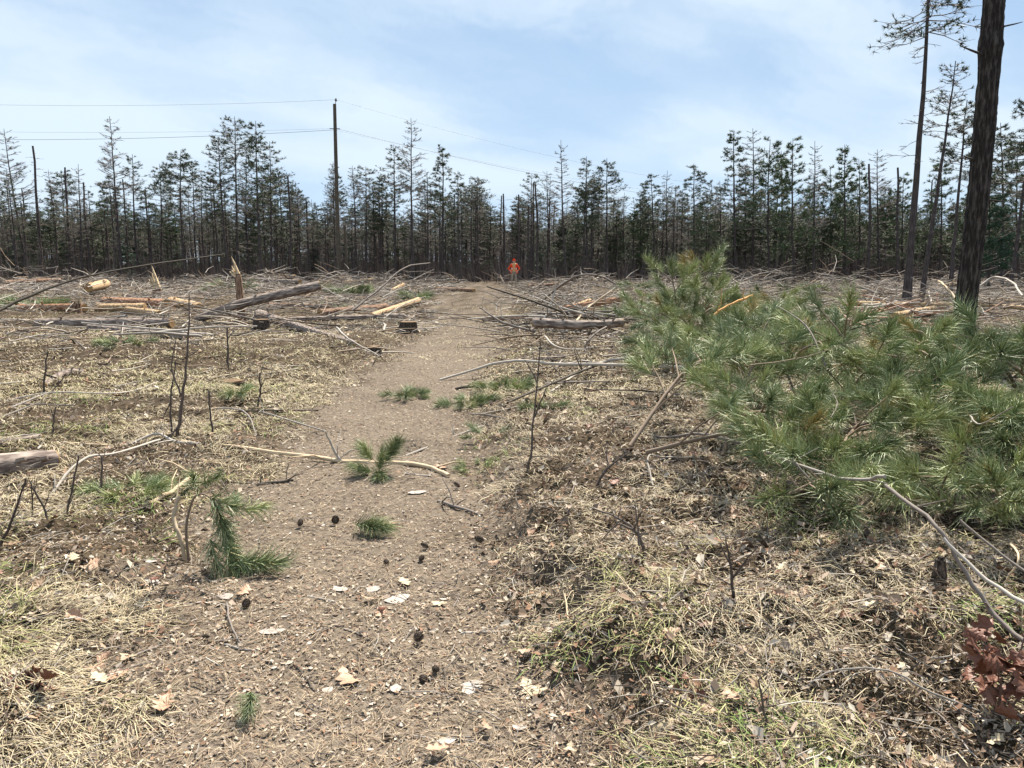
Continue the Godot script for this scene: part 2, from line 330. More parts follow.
func tag(o: Node, label: String, category := "", group := "", kind := "") -> Node:
	if label:
		o.set_meta("label", label)
	if category:
		o.set_meta("category", category)
	if group:
		o.set_meta("group", group)
	if kind:
		o.set_meta("kind", kind)
	return o


func one(kind: String, mesh: Mesh, label: String, category: String, group := "", meta_kind := "") -> MeshInstance3D:
	var o := MeshInstance3D.new()
	o.name = called(kind)
	o.mesh = mesh
	add_child(o)
	tag(o, label, category, group, meta_kind)
	return o


func thing(kind: String, at: Vector3, label: String, category: String, group := "") -> Node3D:
	var o := Node3D.new()
	o.name = called(kind)
	o.position = at
	add_child(o)
	tag(o, label, category, group)
	return o


func part(parent: Node3D, kind: String, mesh: Mesh, meta_kind := "") -> MeshInstance3D:
	var o := MeshInstance3D.new()
	o.name = kind
	o.mesh = mesh
	parent.add_child(o, true)
	if meta_kind:
		o.set_meta("kind", meta_kind)
	return o


func dup(o: Node3D, kind: String, at: Vector3, turn: float, size: Vector3, label: String, category: String, group := "") -> Node3D:
	var r: Node3D = o.duplicate()
	r.name = called(kind)
	add_child(r)
	r.transform = Transform3D(Basis(Vector3.UP, turn).scaled_local(size), at)
	for k in ["label", "category", "group", "kind"]:
		if r.has_meta(k):
			r.remove_meta(k)
	tag(r, label, category, group)
	return r


func table(t: float, y: Array) -> float:
	if t <= PATH_Z[0]:
		return y[0]
	for i in range(1, PATH_Z.size()):
		if t <= PATH_Z[i]:
			return lerpf(y[i - 1], y[i], (t - PATH_Z[i - 1]) / (PATH_Z[i] - PATH_Z[i - 1]))
	return y[-1]


# how far a point lies outside the path (negative inside), and on which side
func off_path(x: float, z: float) -> float:
	var l := table(z, PATH_L)
	var r := table(z, PATH_R)
	return maxf(l - x, x - r)


func height(x: float, z: float) -> float:
	var l := table(z, PATH_L)
	var r := table(z, PATH_R)
	var fade := smoothstep(-30.0, -16.0, z)
	var left := smoothstep(0.0, 0.7, l - x)
	var right := smoothstep(-0.1, 0.45, x - r)
	var bank := smoothstep(-8.0, -6.0, z) * (1.0 - smoothstep(-3.2, -2.4, z))
	var ridge := smoothstep(-17.0, -15.0, z) * (1.0 - smoothstep(-13.0, -11.5, z))
	var h := fade * (-0.07 + left * (0.09 + 0.14 * ridge) + right * (0.10 + 0.13 * bank))
	var out := smoothstep(-0.1, 0.6, maxf(l - x, x - r))
	h += noise_a.get_noise_2d(x, z) * (0.02 + 0.08 * out) + noise_b.get_noise_2d(x, z) * (0.016 + 0.05 * out)
	for q in HOLLOWS:
		var d := Vector2(x - q[0], z - q[1]).length() / float(q[2])
		if d < 2.0:
			h -= q[3] * exp(-d * d * 1.6)
	return h


func on_ground(x: float, z: float, up := 0.0) -> Vector3:
	return Vector3(x, height(x, z) + up, z)


# ================================================================ materials
func paint(color: Color, rough := 0.9) -> StandardMaterial3D:
	var m := StandardMaterial3D.new()
	m.albedo_color = color.linear_to_srgb()
	m.roughness = rough
	m.metallic_specular = 0.3
	return m


func tinted(rough := 0.9, spec := 0.3) -> StandardMaterial3D:
	var m := StandardMaterial3D.new()
	m.vertex_color_use_as_albedo = true
	m.roughness = rough
	m.metallic_specular = spec
	return m


func noise_texture(size: int, freq: float, ramp: Array, kind := FastNoiseLite.TYPE_SIMPLEX_SMOOTH, octaves := 4, number := 1) -> ImageTexture:
	var f := FastNoiseLite.new()
	f.noise_type = kind
	f.frequency = freq
	f.fractal_octaves = octaves
	f.seed = number
	var im := f.get_seamless_image(size, size)
	var out := Image.create(size, size, false, Image.FORMAT_RGB8)
	var g := Gradient.new()
	g.offsets = PackedFloat32Array(ramp.map(func(x): return x[0]))
	g.colors = PackedColorArray(ramp.map(func(x): return x[1].linear_to_srgb()))
	for y in size:
		for x in size:
			out.set_pixel(x, y, g.sample(im.get_pixel(x, y).r))
	return ImageTexture.create_from_image(out)


# soil strewn with fallen needles and crumbs: colour and relief
func soil_textures(size: int) -> Array:
	var f := FastNoiseLite.new()
	f.frequency = 0.03
	f.fractal_octaves = 5
	f.seed = 4
	var base := f.get_seamless_image(size, size)
	f.frequency = 0.17
	f.seed = 9
	var fine := f.get_seamless_image(size, size)
	var col := Image.create(size, size, false, Image.FORMAT_RGB8)
	var hi := Image.create(size, size, false, Image.FORMAT_L8)
	for y in size:
		for x in size:
			var t := base.get_pixel(x, y).r
			var s := fine.get_pixel(x, y).r
			var k := clampf(0.3 + 0.55 * t + 0.7 * (s - 0.5), 0.0, 1.0)
			var c := Color(0.45, 0.41, 0.38).lerp(Color(1.0, 0.98, 0.95), k)
			col.set_pixel(x, y, c)
			hi.set_pixel(x, y, Color(0.6 * s + 0.3 * t, 0, 0))
	var r := RandomNumberGenerator.new()
	r.seed = 77
	for i in int(size * size / 420.0):
		var p := Vector2(r.randf() * size, r.randf() * size)
		var d := Vector2.from_angle(r.randf() * TAU)
		var bend := r.randf_range(-0.02, 0.02)
		var tone := r.randf()
		var c := Color(1.0, 0.93, 0.8) if tone < 0.4 else Color(0.85, 0.68, 0.5) if tone < 0.62 else Color(0.28, 0.22, 0.19) if tone < 0.86 else Color(0.6, 0.58, 0.56)
		var thick := 2 if r.randf() < 0.45 else 1
		for s in r.randi_range(6, 46):
			p += d
			d = d.rotated(bend)
			for w in thick:
				var x := posmod(int(p.x), size)
				var y := posmod(int(p.y) + w, size)
				col.set_pixel(x, y, c)
				hi.set_pixel(x, y, Color(0.95, 0, 0))
	return [ImageTexture.create_from_image(col), ImageTexture.create_from_image(hi)]


func ring_texture(size: int) -> ImageTexture:
	var im := Image.create(size, size, false, Image.FORMAT_RGB8)
	for y in size:
		for x in size:
			var p := Vector2(x, y) / size - Vector2(0.52, 0.49)
			var r := p.length() * (1.0 + 0.06 * sin(p.angle() * 3.0) + 0.03 * sin(p.angle() * 7.0 + 1.0))
			var ring := 0.5 + 0.5 * sin(r * 150.0 + 2.0 * sin(r * 31.0))
			var c := Color(0.62, 0.44, 0.24).lerp(Color(0.78, 0.62, 0.40), ring)
			if r < 0.16:
				c = c.lerp(Color(0.58, 0.33, 0.15), 0.55)
			var crack := absf(sin(p.angle() * 4.5 + 3.0 * r))
			if crack < 0.03 and r > 0.12:
				c = c * 0.5
			im.set_pixel(x, y, c)
	return ImageTexture.create_from_image(im)


func bark(tone: Color, dark: Color, bump: float, scale: Vector3, number: int, kind := FastNoiseLite.TYPE_SIMPLEX_SMOOTH) -> StandardMaterial3D:
	var m := StandardMaterial3D.new()
	m.albedo_texture = noise_texture(256, 0.022, [[0.0, dark], [0.42, dark.lerp(tone, 0.35)], [0.55, tone], [0.75, tone * 1.35], [1.0, tone * 1.7]], kind, 5, number)
	m.heightmap_enabled = true
	m.heightmap_scale = bump
	m.heightmap_texture = noise_texture(256, 0.03, [[0.3, Color.BLACK], [0.7, Color.WHITE]], FastNoiseLite.TYPE_CELLULAR, 3, number + 5)
	m.uv1_scale = scale
	m.roughness = 0.92
	m.metallic_specular = 0.25
	return m


func make_materials() -> void:
	var soil := soil_textures(1024)
	var g := tinted(0.95, 0.2)
	g.albedo_texture = soil[0]
	g.heightmap_enabled = true
	g.heightmap_texture = soil[1]
	g.heightmap_scale = 0.7
	g.uv1_triplanar = true
	g.uv1_world_triplanar = true
	g.uv1_scale = Vector3.ONE * 0.75
	M.ground = g
	M.grass = tinted(0.7, 0.3)
	M.grass.backlight = Color(0.35, 0.33, 0.22)
	M.litter = tinted(0.85, 0.3)
	M.needle = tinted(0.52, 0.4)
	M.needle.backlight = Color(0.2, 0.28, 0.1)
	M.far_needle = tinted(0.6, 0.4)
	M.far_needle.backlight = Color(0.12, 0.18, 0.06)
	M.stick = tinted(0.85, 0.35)
	M.log_grey = bark(Color(0.22, 0.18, 0.155), Color(0.10, 0.075, 0.065), 0.7, Vector3(0.6, 0.16, 1), 11)
	M.log_brown = bark(Color(0.22, 0.14, 0.095), Color(0.09, 0.055, 0.04), 0.7, Vector3(0.6, 0.16, 1), 12)
	M.log_red = bark(Color(0.33, 0.19, 0.115), Color(0.14, 0.065, 0.045), 0.7, Vector3(0.6, 0.16, 1), 13)
	M.log_tan = bark(Color(0.40, 0.29, 0.175), Color(0.19, 0.105, 0.055), 0.4, Vector3(1, 0.3, 1), 14)
	M.trunk = bark(Color(0.068, 0.057, 0.05), Color(0.02, 0.016, 0.014), 2.0, Vector3(0.8, 0.17, 1), 15, FastNoiseLite.TYPE_CELLULAR)
	M.far_trunk = bark(Color(0.085, 0.07, 0.065), Color(0.04, 0.033, 0.032), 0.8, Vector3(1, 0.1, 1), 16)
	M.stump = bark(Color(0.10, 0.08, 0.065), Color(0.02, 0.015, 0.012), 1.5, Vector3(1, 0.5, 1), 17)
	M.cut = StandardMaterial3D.new()
	M.cut.albedo_texture = ring_texture(256)
	M.cut.albedo_color = Color(0.84, 0.87, 0.93)
	M.cut.roughness = 0.8
	M.cut_old = StandardMaterial3D.new()
	M.cut_old.albedo_texture = M.cut.albedo_texture
	M.cut_old.albedo_color = Color(0.55, 0.56, 0.58)
	M.cut_old.roughness = 0.9
	M.splinter = bark(Color(0.62, 0.50, 0.34), Color(0.34, 0.2, 0.09), 0.5, Vector3(3, 0.2, 1), 18)
	M.pole = bark(Color(0.12, 0.10, 0.075), Color(0.05, 0.04, 0.03), 0.5, Vector3(2, 0.1, 1), 19)
	M.cone = tinted(0.75, 0.4)
	var leaf := func(a: Color, b: Color, number: int) -> StandardMaterial3D:
		var m := StandardMaterial3D.new()
		m.albedo_texture = noise_texture(128, 0.035, [[0.2, b], [0.6, a], [0.9, a * 1.2]], FastNoiseLite.TYPE_SIMPLEX_SMOOTH, 4, number)
		m.uv1_triplanar = true
		m.uv1_scale = Vector3.ONE * 6.0
		m.roughness = 0.6
		m.backlight = Color(0.4, 0.3, 0.2)
		return m
	M.leaf_pale = leaf.call(Color(0.39, 0.32, 0.21), Color(0.25, 0.185, 0.105), 21)
	M.leaf_tan = leaf.call(Color(0.34, 0.215, 0.14), Color(0.3, 0.16, 0.09), 22)
	M.leaf_red = leaf.call(Color(0.17, 0.06, 0.028), Color(0.07, 0.028, 0.018), 23)
	M.leaf_brown = leaf.call(Color(0.30, 0.20, 0.12), Color(0.15, 0.09, 0.055), 24)
	M.flake = leaf.call(Color(0.35, 0.305, 0.265), Color(0.20, 0.155, 0.13), 25)
	M.flake.backlight = Color.BLACK
	M.wire = paint(Color(0.03, 0.03, 0.035), 0.5)
	M.glass = paint(Color(0.12, 0.08, 0.06), 0.2)
	M.person = tinted(0.8, 0.3)


# ================================================================ camera, sky, sun
func make_view() -> void:
	var cam := Camera3D.new()
	cam.name = "camera"
	cam.fov = 53.0
	cam.near = 0.05
	cam.far = 2000.0
	cam.position = Vector3(0, 1.6, 0)
	cam.rotation_degrees = Vector3(-9.0, 0, 0)
	add_child(cam)
	cam.current = true
	var towards_sun := Vector3(sin(deg_to_rad(22.0)) * cos(deg_to_rad(54.0)), sin(deg_to_rad(54.0)), -cos(deg_to_rad(22.0)) * cos(deg_to_rad(54.0)))
	var sun := DirectionalLight3D.new()
	sun.name = "sun"
	sun.light_energy = 1.6
	sun.light_color = Color(1.0, 0.97, 0.915)
	sun.light_angular_distance = 0.5
	sun.shadow_enabled = true
	sun.basis = Basis.looking_at(-towards_sun, Vector3.UP)
	add_child(sun)
	var w := 2048
	var h := 1024
	var im := Image.create(w, h, false, Image.FORMAT_RGBF)
	var wisp := FastNoiseLite.new()
	wisp.seed = 35
	wisp.frequency = 0.55
	wisp.fractal_octaves = 6
	wisp.fractal_gain = 0.52
	wisp.domain_warp_enabled = true
	wisp.domain_warp_amplitude = 0.9
	wisp.domain_warp_frequency = 0.35
	var veil := FastNoiseLite.new()
	veil.seed = 57
	veil.frequency = 0.22
	veil.fractal_octaves = 4
	for y in h:
		var el := (0.5 - (y + 0.5) / h) * PI
		if el < -0.02:
			im.fill_rect(Rect2i(0, y, w, h - y), Color(0.2, 0.19, 0.18))
			break
		for x in w:
			var az := ((x + 0.5) / w - 0.5) * TAU
			var d := Vector3(sin(az) * cos(el), sin(el), -cos(az) * cos(el))
			var up := maxf(d.y, 0.0)
			var c := Color(0.075, 0.18, 0.40).lerp(Color(0.30, 0.46, 0.64), pow(1.0 - up, 2.6))
			var k := 1.0 / (up + 0.22)
			var p := Vector2(d.x * k, d.z * k).rotated(0.5)
			var a := wisp.get_noise_2d(p.x * 0.75, p.y * 1.7) + 0.75 * veil.get_noise_2d(p.x * 2.2, p.y * 1.6)
			var cover := clampf(0.30 + smoothstep(-0.6, 0.45, a) * 0.66, 0.0, 0.96)
			cover = lerpf(cover, 0.72, pow(1.0 - up, 9.0) * 0.75)
			c = c.lerp(Color(0.50, 0.58, 0.645), cover)
			var near_sun := maxf(0.0, d.dot(towards_sun))
			c = c * (1.0 + 0.35 * pow(near_sun, 6.0))
			im.set_pixel(x, y, c * 0.64)
	var sky := PanoramaSkyMaterial.new()
	sky.panorama = ImageTexture.create_from_image(im)
	var e := Environment.new()
	e.background_mode = Environment.BG_SKY
	e.sky = Sky.new()
	e.sky.sky_material = sky
	e.tonemap_mode = Environment.TONE_MAPPER_LINEAR
	e.tonemap_exposure = 2.6
	e.sdfgi_enabled = true
	e.ssao_enabled = true
	e.ssil_enabled = true
	var we := WorldEnvironment.new()
	we.name = "environment"
	we.environment = e
	add_child(we)


# ================================================================ the ground
func spread(fine_from: float, fine_to: float, step: float, low: float, high: float, growth: float) -> Array:
	var out := []
	var x := fine_from
	while x < fine_to:
		out.append(x)
		x += step
	out.append(fine_to)
	var s := step
	x = fine_to
	while x < high:
		s *= growth
		x += s
		out.append(x)
	s = step
	x = fine_from
	while x > low:
		s *= growth
		x -= s
		out.push_front(x)
	return out


func make_ground() -> void:
	var xs := spread(-3.6, 4.2, 0.05, -260.0, 260.0, 1.075)
	var zs := spread(-8.5, -1.4, 0.05, -330.0, 40.0, 1.06)
	var s := Shape.new()
	var nx := xs.size()
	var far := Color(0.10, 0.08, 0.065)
	for z: float in zs:
		for x: float in xs:
			var y := height(x, z)
			var o := off_path(x, z)
			if z > -9.0 and absf(x) < 4.5:
				y += noise_c.get_noise_2d(x, z) * 0.009
			s.v.append(Vector3(x, y, z))
			var edge := noise_a.get_noise_2d(x * 3.0 + 40.0, z * 3.0) * 0.55
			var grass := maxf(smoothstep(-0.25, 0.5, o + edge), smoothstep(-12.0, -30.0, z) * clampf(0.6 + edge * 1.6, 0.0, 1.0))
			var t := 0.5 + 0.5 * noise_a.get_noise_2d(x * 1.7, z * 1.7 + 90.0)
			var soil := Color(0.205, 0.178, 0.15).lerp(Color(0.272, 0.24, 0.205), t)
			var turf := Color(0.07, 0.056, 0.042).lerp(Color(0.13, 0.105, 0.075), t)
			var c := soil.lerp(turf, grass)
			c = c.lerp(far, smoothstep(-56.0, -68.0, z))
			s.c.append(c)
	var path_ix := PackedInt32Array()
	for j in zs.size() - 1:
		for i in nx - 1:
			var a := j * nx + i
			var q := s.v[a]
			var trodden := q.z > -42.0 and q.z < 6.0 and off_path(q.x, q.z) + noise_a.get_noise_2d(q.x * 3.0 + 40.0, q.z * 3.0) * 0.55 < 0.12
			(path_ix if trodden else s.ix).append_array([a, a + 1, a + nx, a + 1, a + nx + 1, a + nx])
	for j in zs.size():
		for i in nx:
			var a := s.v[j * nx + maxi(0, i - 1)]
			var b := s.v[j * nx + mini(nx - 1, i + 1)]
			var d := s.v[maxi(0, j - 1) * nx + i]
			var e := s.v[mini(zs.size() - 1, j + 1) * nx + i]
			s.n.append((e - d).cross(b - a).normalized())
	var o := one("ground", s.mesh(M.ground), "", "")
	o.set_meta("kind", "structure")
	o.set_meta("label", "grassy litter covered floor of the felled clearing")
	s.ix = path_ix
	var t := one("dirt_path", s.mesh(M.ground), "", "")
	t.set_meta("kind", "structure")
	t.set_meta("label", "trodden dirt path running back through the clearing")


# ================================================================ the wood
# A pine: trunk, joined dead branches and crown of needle clumps. alive: height share above which needles grow; reach: branch length at the crown.
func make_pine(p: Dictionary) -> Array:
	var r := RandomNumberGenerator.new()
	r.seed = p.seed
	var H: float = p.h
	var trunk := Shape.new()
	var wood := Shape.new()
	var crown := Shape.new()
	var pts := []
	var rad := []
	var steps := 9
	var sway: Vector2 = Vector2(r.randf_range(-1, 1), r.randf_range(-1, 1)) * 0.02 * H * p.get("sway", 1.0)
	for k in steps + 1:
		var t := float(k) / steps
		var at := Vector3(sway.x * sin(t * 3.0) + r.randf_range(-0.03, 0.03), H * t, sway.y * sin(t * 2.5) + r.randf_range(-0.03, 0.03))
		if k == 0:
			at = Vector3(0, -0.15, 0)
		pts.append(at)
		rad.append(p.r * (1.0 - (0.86 if not p.broken else 0.45) * t) * (1.25 if k == 0 else 1.0))
	trunk.tube(pts, rad, 7, Color.WHITE, 0.08, true, r)
	var centre := func(t: float) -> Vector3:
		var f := clampf(t, 0.0, 0.999) * steps
		var a: Vector3 = pts[int(f)]
		return a.lerp(pts[int(f) + 1], f - int(f))
	var grey := Color(0.13, 0.11, 0.10)
	var count: int = p.branches
	for i in count:
		var t: float = pow(r.randf(), 0.8) * (0.97 - p.low) + p.low
		if i % 3 == 0 and not p.broken:
			t = lerpf(p.alive, 0.99, r.randf())
		var live: bool = t > p.alive
		var a0 := r.randf() * TAU
		var top := clampf((t - p.alive) / (1.0 - p.alive + 0.01), 0.0, 1.0)
		var L: float = p.reach * (lerpf(1.0, 0.22, pow(top, 1.3)) * r.randf_range(0.55, 1.15) if live else r.randf_range(0.2, 0.75) * p.dead)
		var rise: float = p.rise * r.randf_range(0.3, 1.2) if live else r.randf_range(-0.5, 0.25)
		var out := Vector3(cos(a0), rise, sin(a0)).normalized()
		var b0: Vector3 = centre.call(t)
		var mid := b0 + out * L * 0.5 + Vector3(0, r.randf_range(-0.06, 0.02) * L, 0)
		var tip := b0 + out * L + Vector3(r.randf_range(-0.1, 0.1), r.randf_range(-0.16, 0.1), r.randf_range(-0.1, 0.1)) * L
		var br: float = clampf(L * 0.016, 0.012, 0.034)
		wood.tube([b0, mid, tip], [br, br * 0.7, br * 0.3], 3, grey, 0.0, false)
		var side := out.cross(Vector3.UP).normalized()
		for q in int(p.twigs * (0.5 + L)):
			var f := r.randf_range(0.3, 1.0)
			var s0 := b0.lerp(mid, f * 2.0) if f < 0.5 else mid.lerp(tip, f * 2.0 - 1.0)
			var d := (out * 0.7 + side * r.randf_range(-1, 1) + Vector3(0, r.randf_range(-0.35, 0.5), 0)).normalized()
			var l := L * r.randf_range(0.12, 0.38)
			var s1 := s0 + d * l
			wood.tube([s0, s1], [0.011, 0.005], 3, grey, 0.0, false)
			if live and r.randf() < p.needles:
				clump(crown, s1, d, p.clump, r, p.tone)
				if r.randf() < p.needles * 0.7:
					clump(crown, s0.lerp(s1, 0.45), d, p.clump * 0.9, r, p.tone)
		if live and r.randf() < p.needles:
			clump(crown, tip, out, p.clump * 1.1, r, p.tone)
	return [trunk, wood, crown]


func clump(s: Shape, at: Vector3, d: Vector3, size: float, r: RandomNumberGenerator, tone: Color) -> void:
	for k in 9:
		var o := (d * 0.8 + Vector3(r.randf_range(-1, 1), r.randf_range(-0.7, 1), r.randf_range(-1, 1))).normalized()
		var across := o.cross(Vector3(r.randf_range(-1, 1), r.randf_range(-1, 1), r.randf_range(-1, 1))).normalized() * size * 0.085
		var a := at - o * size * 0.12
		s.tri(a - across, a + across, at + o * size * r.randf_range(0.7, 1.1), tone * r.randf_range(0.6, 1.45))


const PINES := {
	"sparse": {"h": 11.0, "r": 0.12, "branches": 92, "low": 0.18, "alive": 0.56, "reach": 1.45, "dead": 0.75, "rise": 0.35, "twigs": 8.0, "needles": 0.36, "clump": 0.21, "broken": false, "tone": Color(0.07, 0.092, 0.045)},
	"tufted": {"h": 11.0, "r": 0.13, "branches": 84, "low": 0.2, "alive": 0.52, "reach": 1.6, "dead": 0.7, "rise": 0.25, "twigs": 8.0, "needles": 0.55, "clump": 0.23, "broken": false, "tone": Color(0.062, 0.086, 0.042)},
	"bare": {"h": 11.0, "r": 0.11, "branches": 120, "low": 0.2, "alive": 0.42, "reach": 1.4, "dead": 0.8, "rise": 0.4, "twigs": 10.0, "needles": 0.04, "clump": 0.18, "broken": false, "tone": Color(0.07, 0.085, 0.045)},
	"snag": {"h": 9.0, "r": 0.12, "branches": 34, "low": 0.2, "alive": 0.9, "reach": 0.75, "dead": 1.0, "rise": 0.1, "twigs": 4.0, "needles": 0.0, "clump": 0.2, "broken": true, "tone": Color(0.06, 0.07, 0.04)},
	"green": {"h": 10.0, "r": 0.11, "branches": 96, "low": 0.12, "alive": 0.2, "reach": 1.65, "dead": 0.6, "rise": 0.45, "twigs": 7.0, "needles": 0.62, "clump": 0.25, "broken": false, "tone": Color(0.075, 0.11, 0.046)},
	"young": {"h": 4.5, "r": 0.06, "branches": 90, "low": 0.05, "alive": 0.06, "reach": 1.2, "dead": 0.6, "rise": 0.25, "twigs": 8.0, "needles": 0.8, "clump": 0.2, "broken": false, "tone": Color(0.045, 0.09, 0.05)},
}
const KIND_WORDS := {"sparse": "thin dark pine with a sparse crown", "tufted": "dark pine with a tufted crown", "bare": "bare dead pine with fine branches", "snag": "broken off dead pine snag", "green": "dense green pine", "young": "small bushy green pine"}

# the trees that stand out along the edge of the wood: x at the foot, z, height, kind, lean to the right per metre
const EDGE_TREES := [
	[-38.58,-62.0,11.85,"bare",-0.0574], [-36.86,-61.0,10.36,"snag",0.0232], [-37.44,-64.0,9.08,"bare",-0.0022],
	[-35.72,-63.0,9.04,"snag",0.0310], [-33.17,-60.0,8.98,"bare",0.0390], [-33.40,-62.0,7.86,"snag",-0.0115],
	[-30.59,-61.0,12.56,"bare",0.0032], [-30.29,-63.0,10.11,"sparse",0.0326], [-29.87,-66.0,9.72,"tufted",0.0504],
	[-25.99,-62.0,10.28,"tufted",0.0321], [-26.82,-66.0,9.72,"sparse",0.0267], [-25.18,-64.0,8.45,"bare",0.0296],
	[-22.20,-61.0,11.02,"sparse",-0.0073], [-21.76,-62.0,12.81,"sparse",0.0289], [-22.40,-66.0,10.76,"bare",0.0353],
	[-19.29,-60.0,12.09,"tufted",0.0116], [-19.60,-63.0,11.10,"sparse",0.0324], [-17.41,-61.0,8.21,"snag",0.0134],
	[-17.36,-64.0,7.35,"bare",0.0068], [-16.88,-65.0,6.80,"snag",-0.0103], [-12.67,-62.0,9.07,"bare",0.0121],
	[-12.01,-64.0,9.24,"sparse",0.0271], [-11.03,-66.0,8.75,"tufted",0.0057], [-9.18,-61.0,10.51,"sparse",0.0152],
	[-7.64,-60.0,12.24,"bare",0.0131], [-6.99,-64.0,8.77,"bare",0.0068], [-5.67,-63.0,10.65,"tufted",0.0056],
	[-4.09,-60.0,8.47,"sparse",0.0012], [-2.80,-66.0,8.67,"bare",-0.0035], [-2.07,-70.0,6.77,"tufted",0.0177],
	[-0.70,-68.0,7.46,"snag",-0.0094], [1.48,-64.0,6.96,"bare",0.0086], [1.96,-61.0,7.53,"snag",-0.0252],
	[2.96,-64.0,8.92,"bare",-0.0247], [4.17,-60.0,10.72,"bare",-0.0392], [5.96,-61.0,9.69,"sparse",-0.0227],
	[7.70,-63.0,9.73,"tufted",-0.0185], [9.59,-66.0,7.37,"bare",-0.0217], [11.03,-66.0,7.53,"sparse",-0.0465],
	[11.77,-64.0,8.77,"tufted",-0.0730], [13.24,-66.0,9.15,"bare",-0.0393], [14.90,-63.0,9.35,"tufted",-0.0428],
	[16.63,-66.0,7.53,"sparse",-0.0584], [16.74,-62.0,7.94,"bare",-0.0592], [17.36,-60.0,11.37,"tufted",-0.0563],
	[19.21,-62.0,11.85,"bare",-0.0532], [19.24,-58.0,10.49,"green",-0.0496], [21.52,-62.0,10.20,"green",-0.0588],
	[20.01,-55.0,10.10,"green",-0.0604], [21.74,-56.0,10.05,"bare",-0.0428], [25.35,-62.0,9.07,"green",-0.0518],
	[24.48,-57.0,9.99,"green",-0.0711], [26.69,-60.0,9.34,"green",-0.0653], [23.80,-52.0,7.99,"snag",-0.0651],
	[27.44,-58.0,9.79,"bare",-0.0848], [24.88,-50.0,7.50,"snag",-0.0787], [30.32,-60.0,8.32,"green",-0.0745],
	[31.92,-58.0,8.94,"green",-0.0727], [33.34,-56.0,9.37,"sparse",-0.0875], [29.50,-48.0,7.39,"young",-0.0866],
	[32.83,-52.0,10.69,"tufted",-0.1113], [36.58,-56.0,10.05,"green",-0.1104], [37.01,-54.0,10.40,"green",-0.1144],
	[-42.41,-62.0,10.20,"sparse",0.0637], [-43.36,-60.0,10.65,"tufted",0.0939], [19.77,-66.0,9.56,"green",-0.0450],
	[15.84,-70.0,7.03,"green",-0.0455], [13.41,-64.0,7.75,"sparse",-0.0194],
]



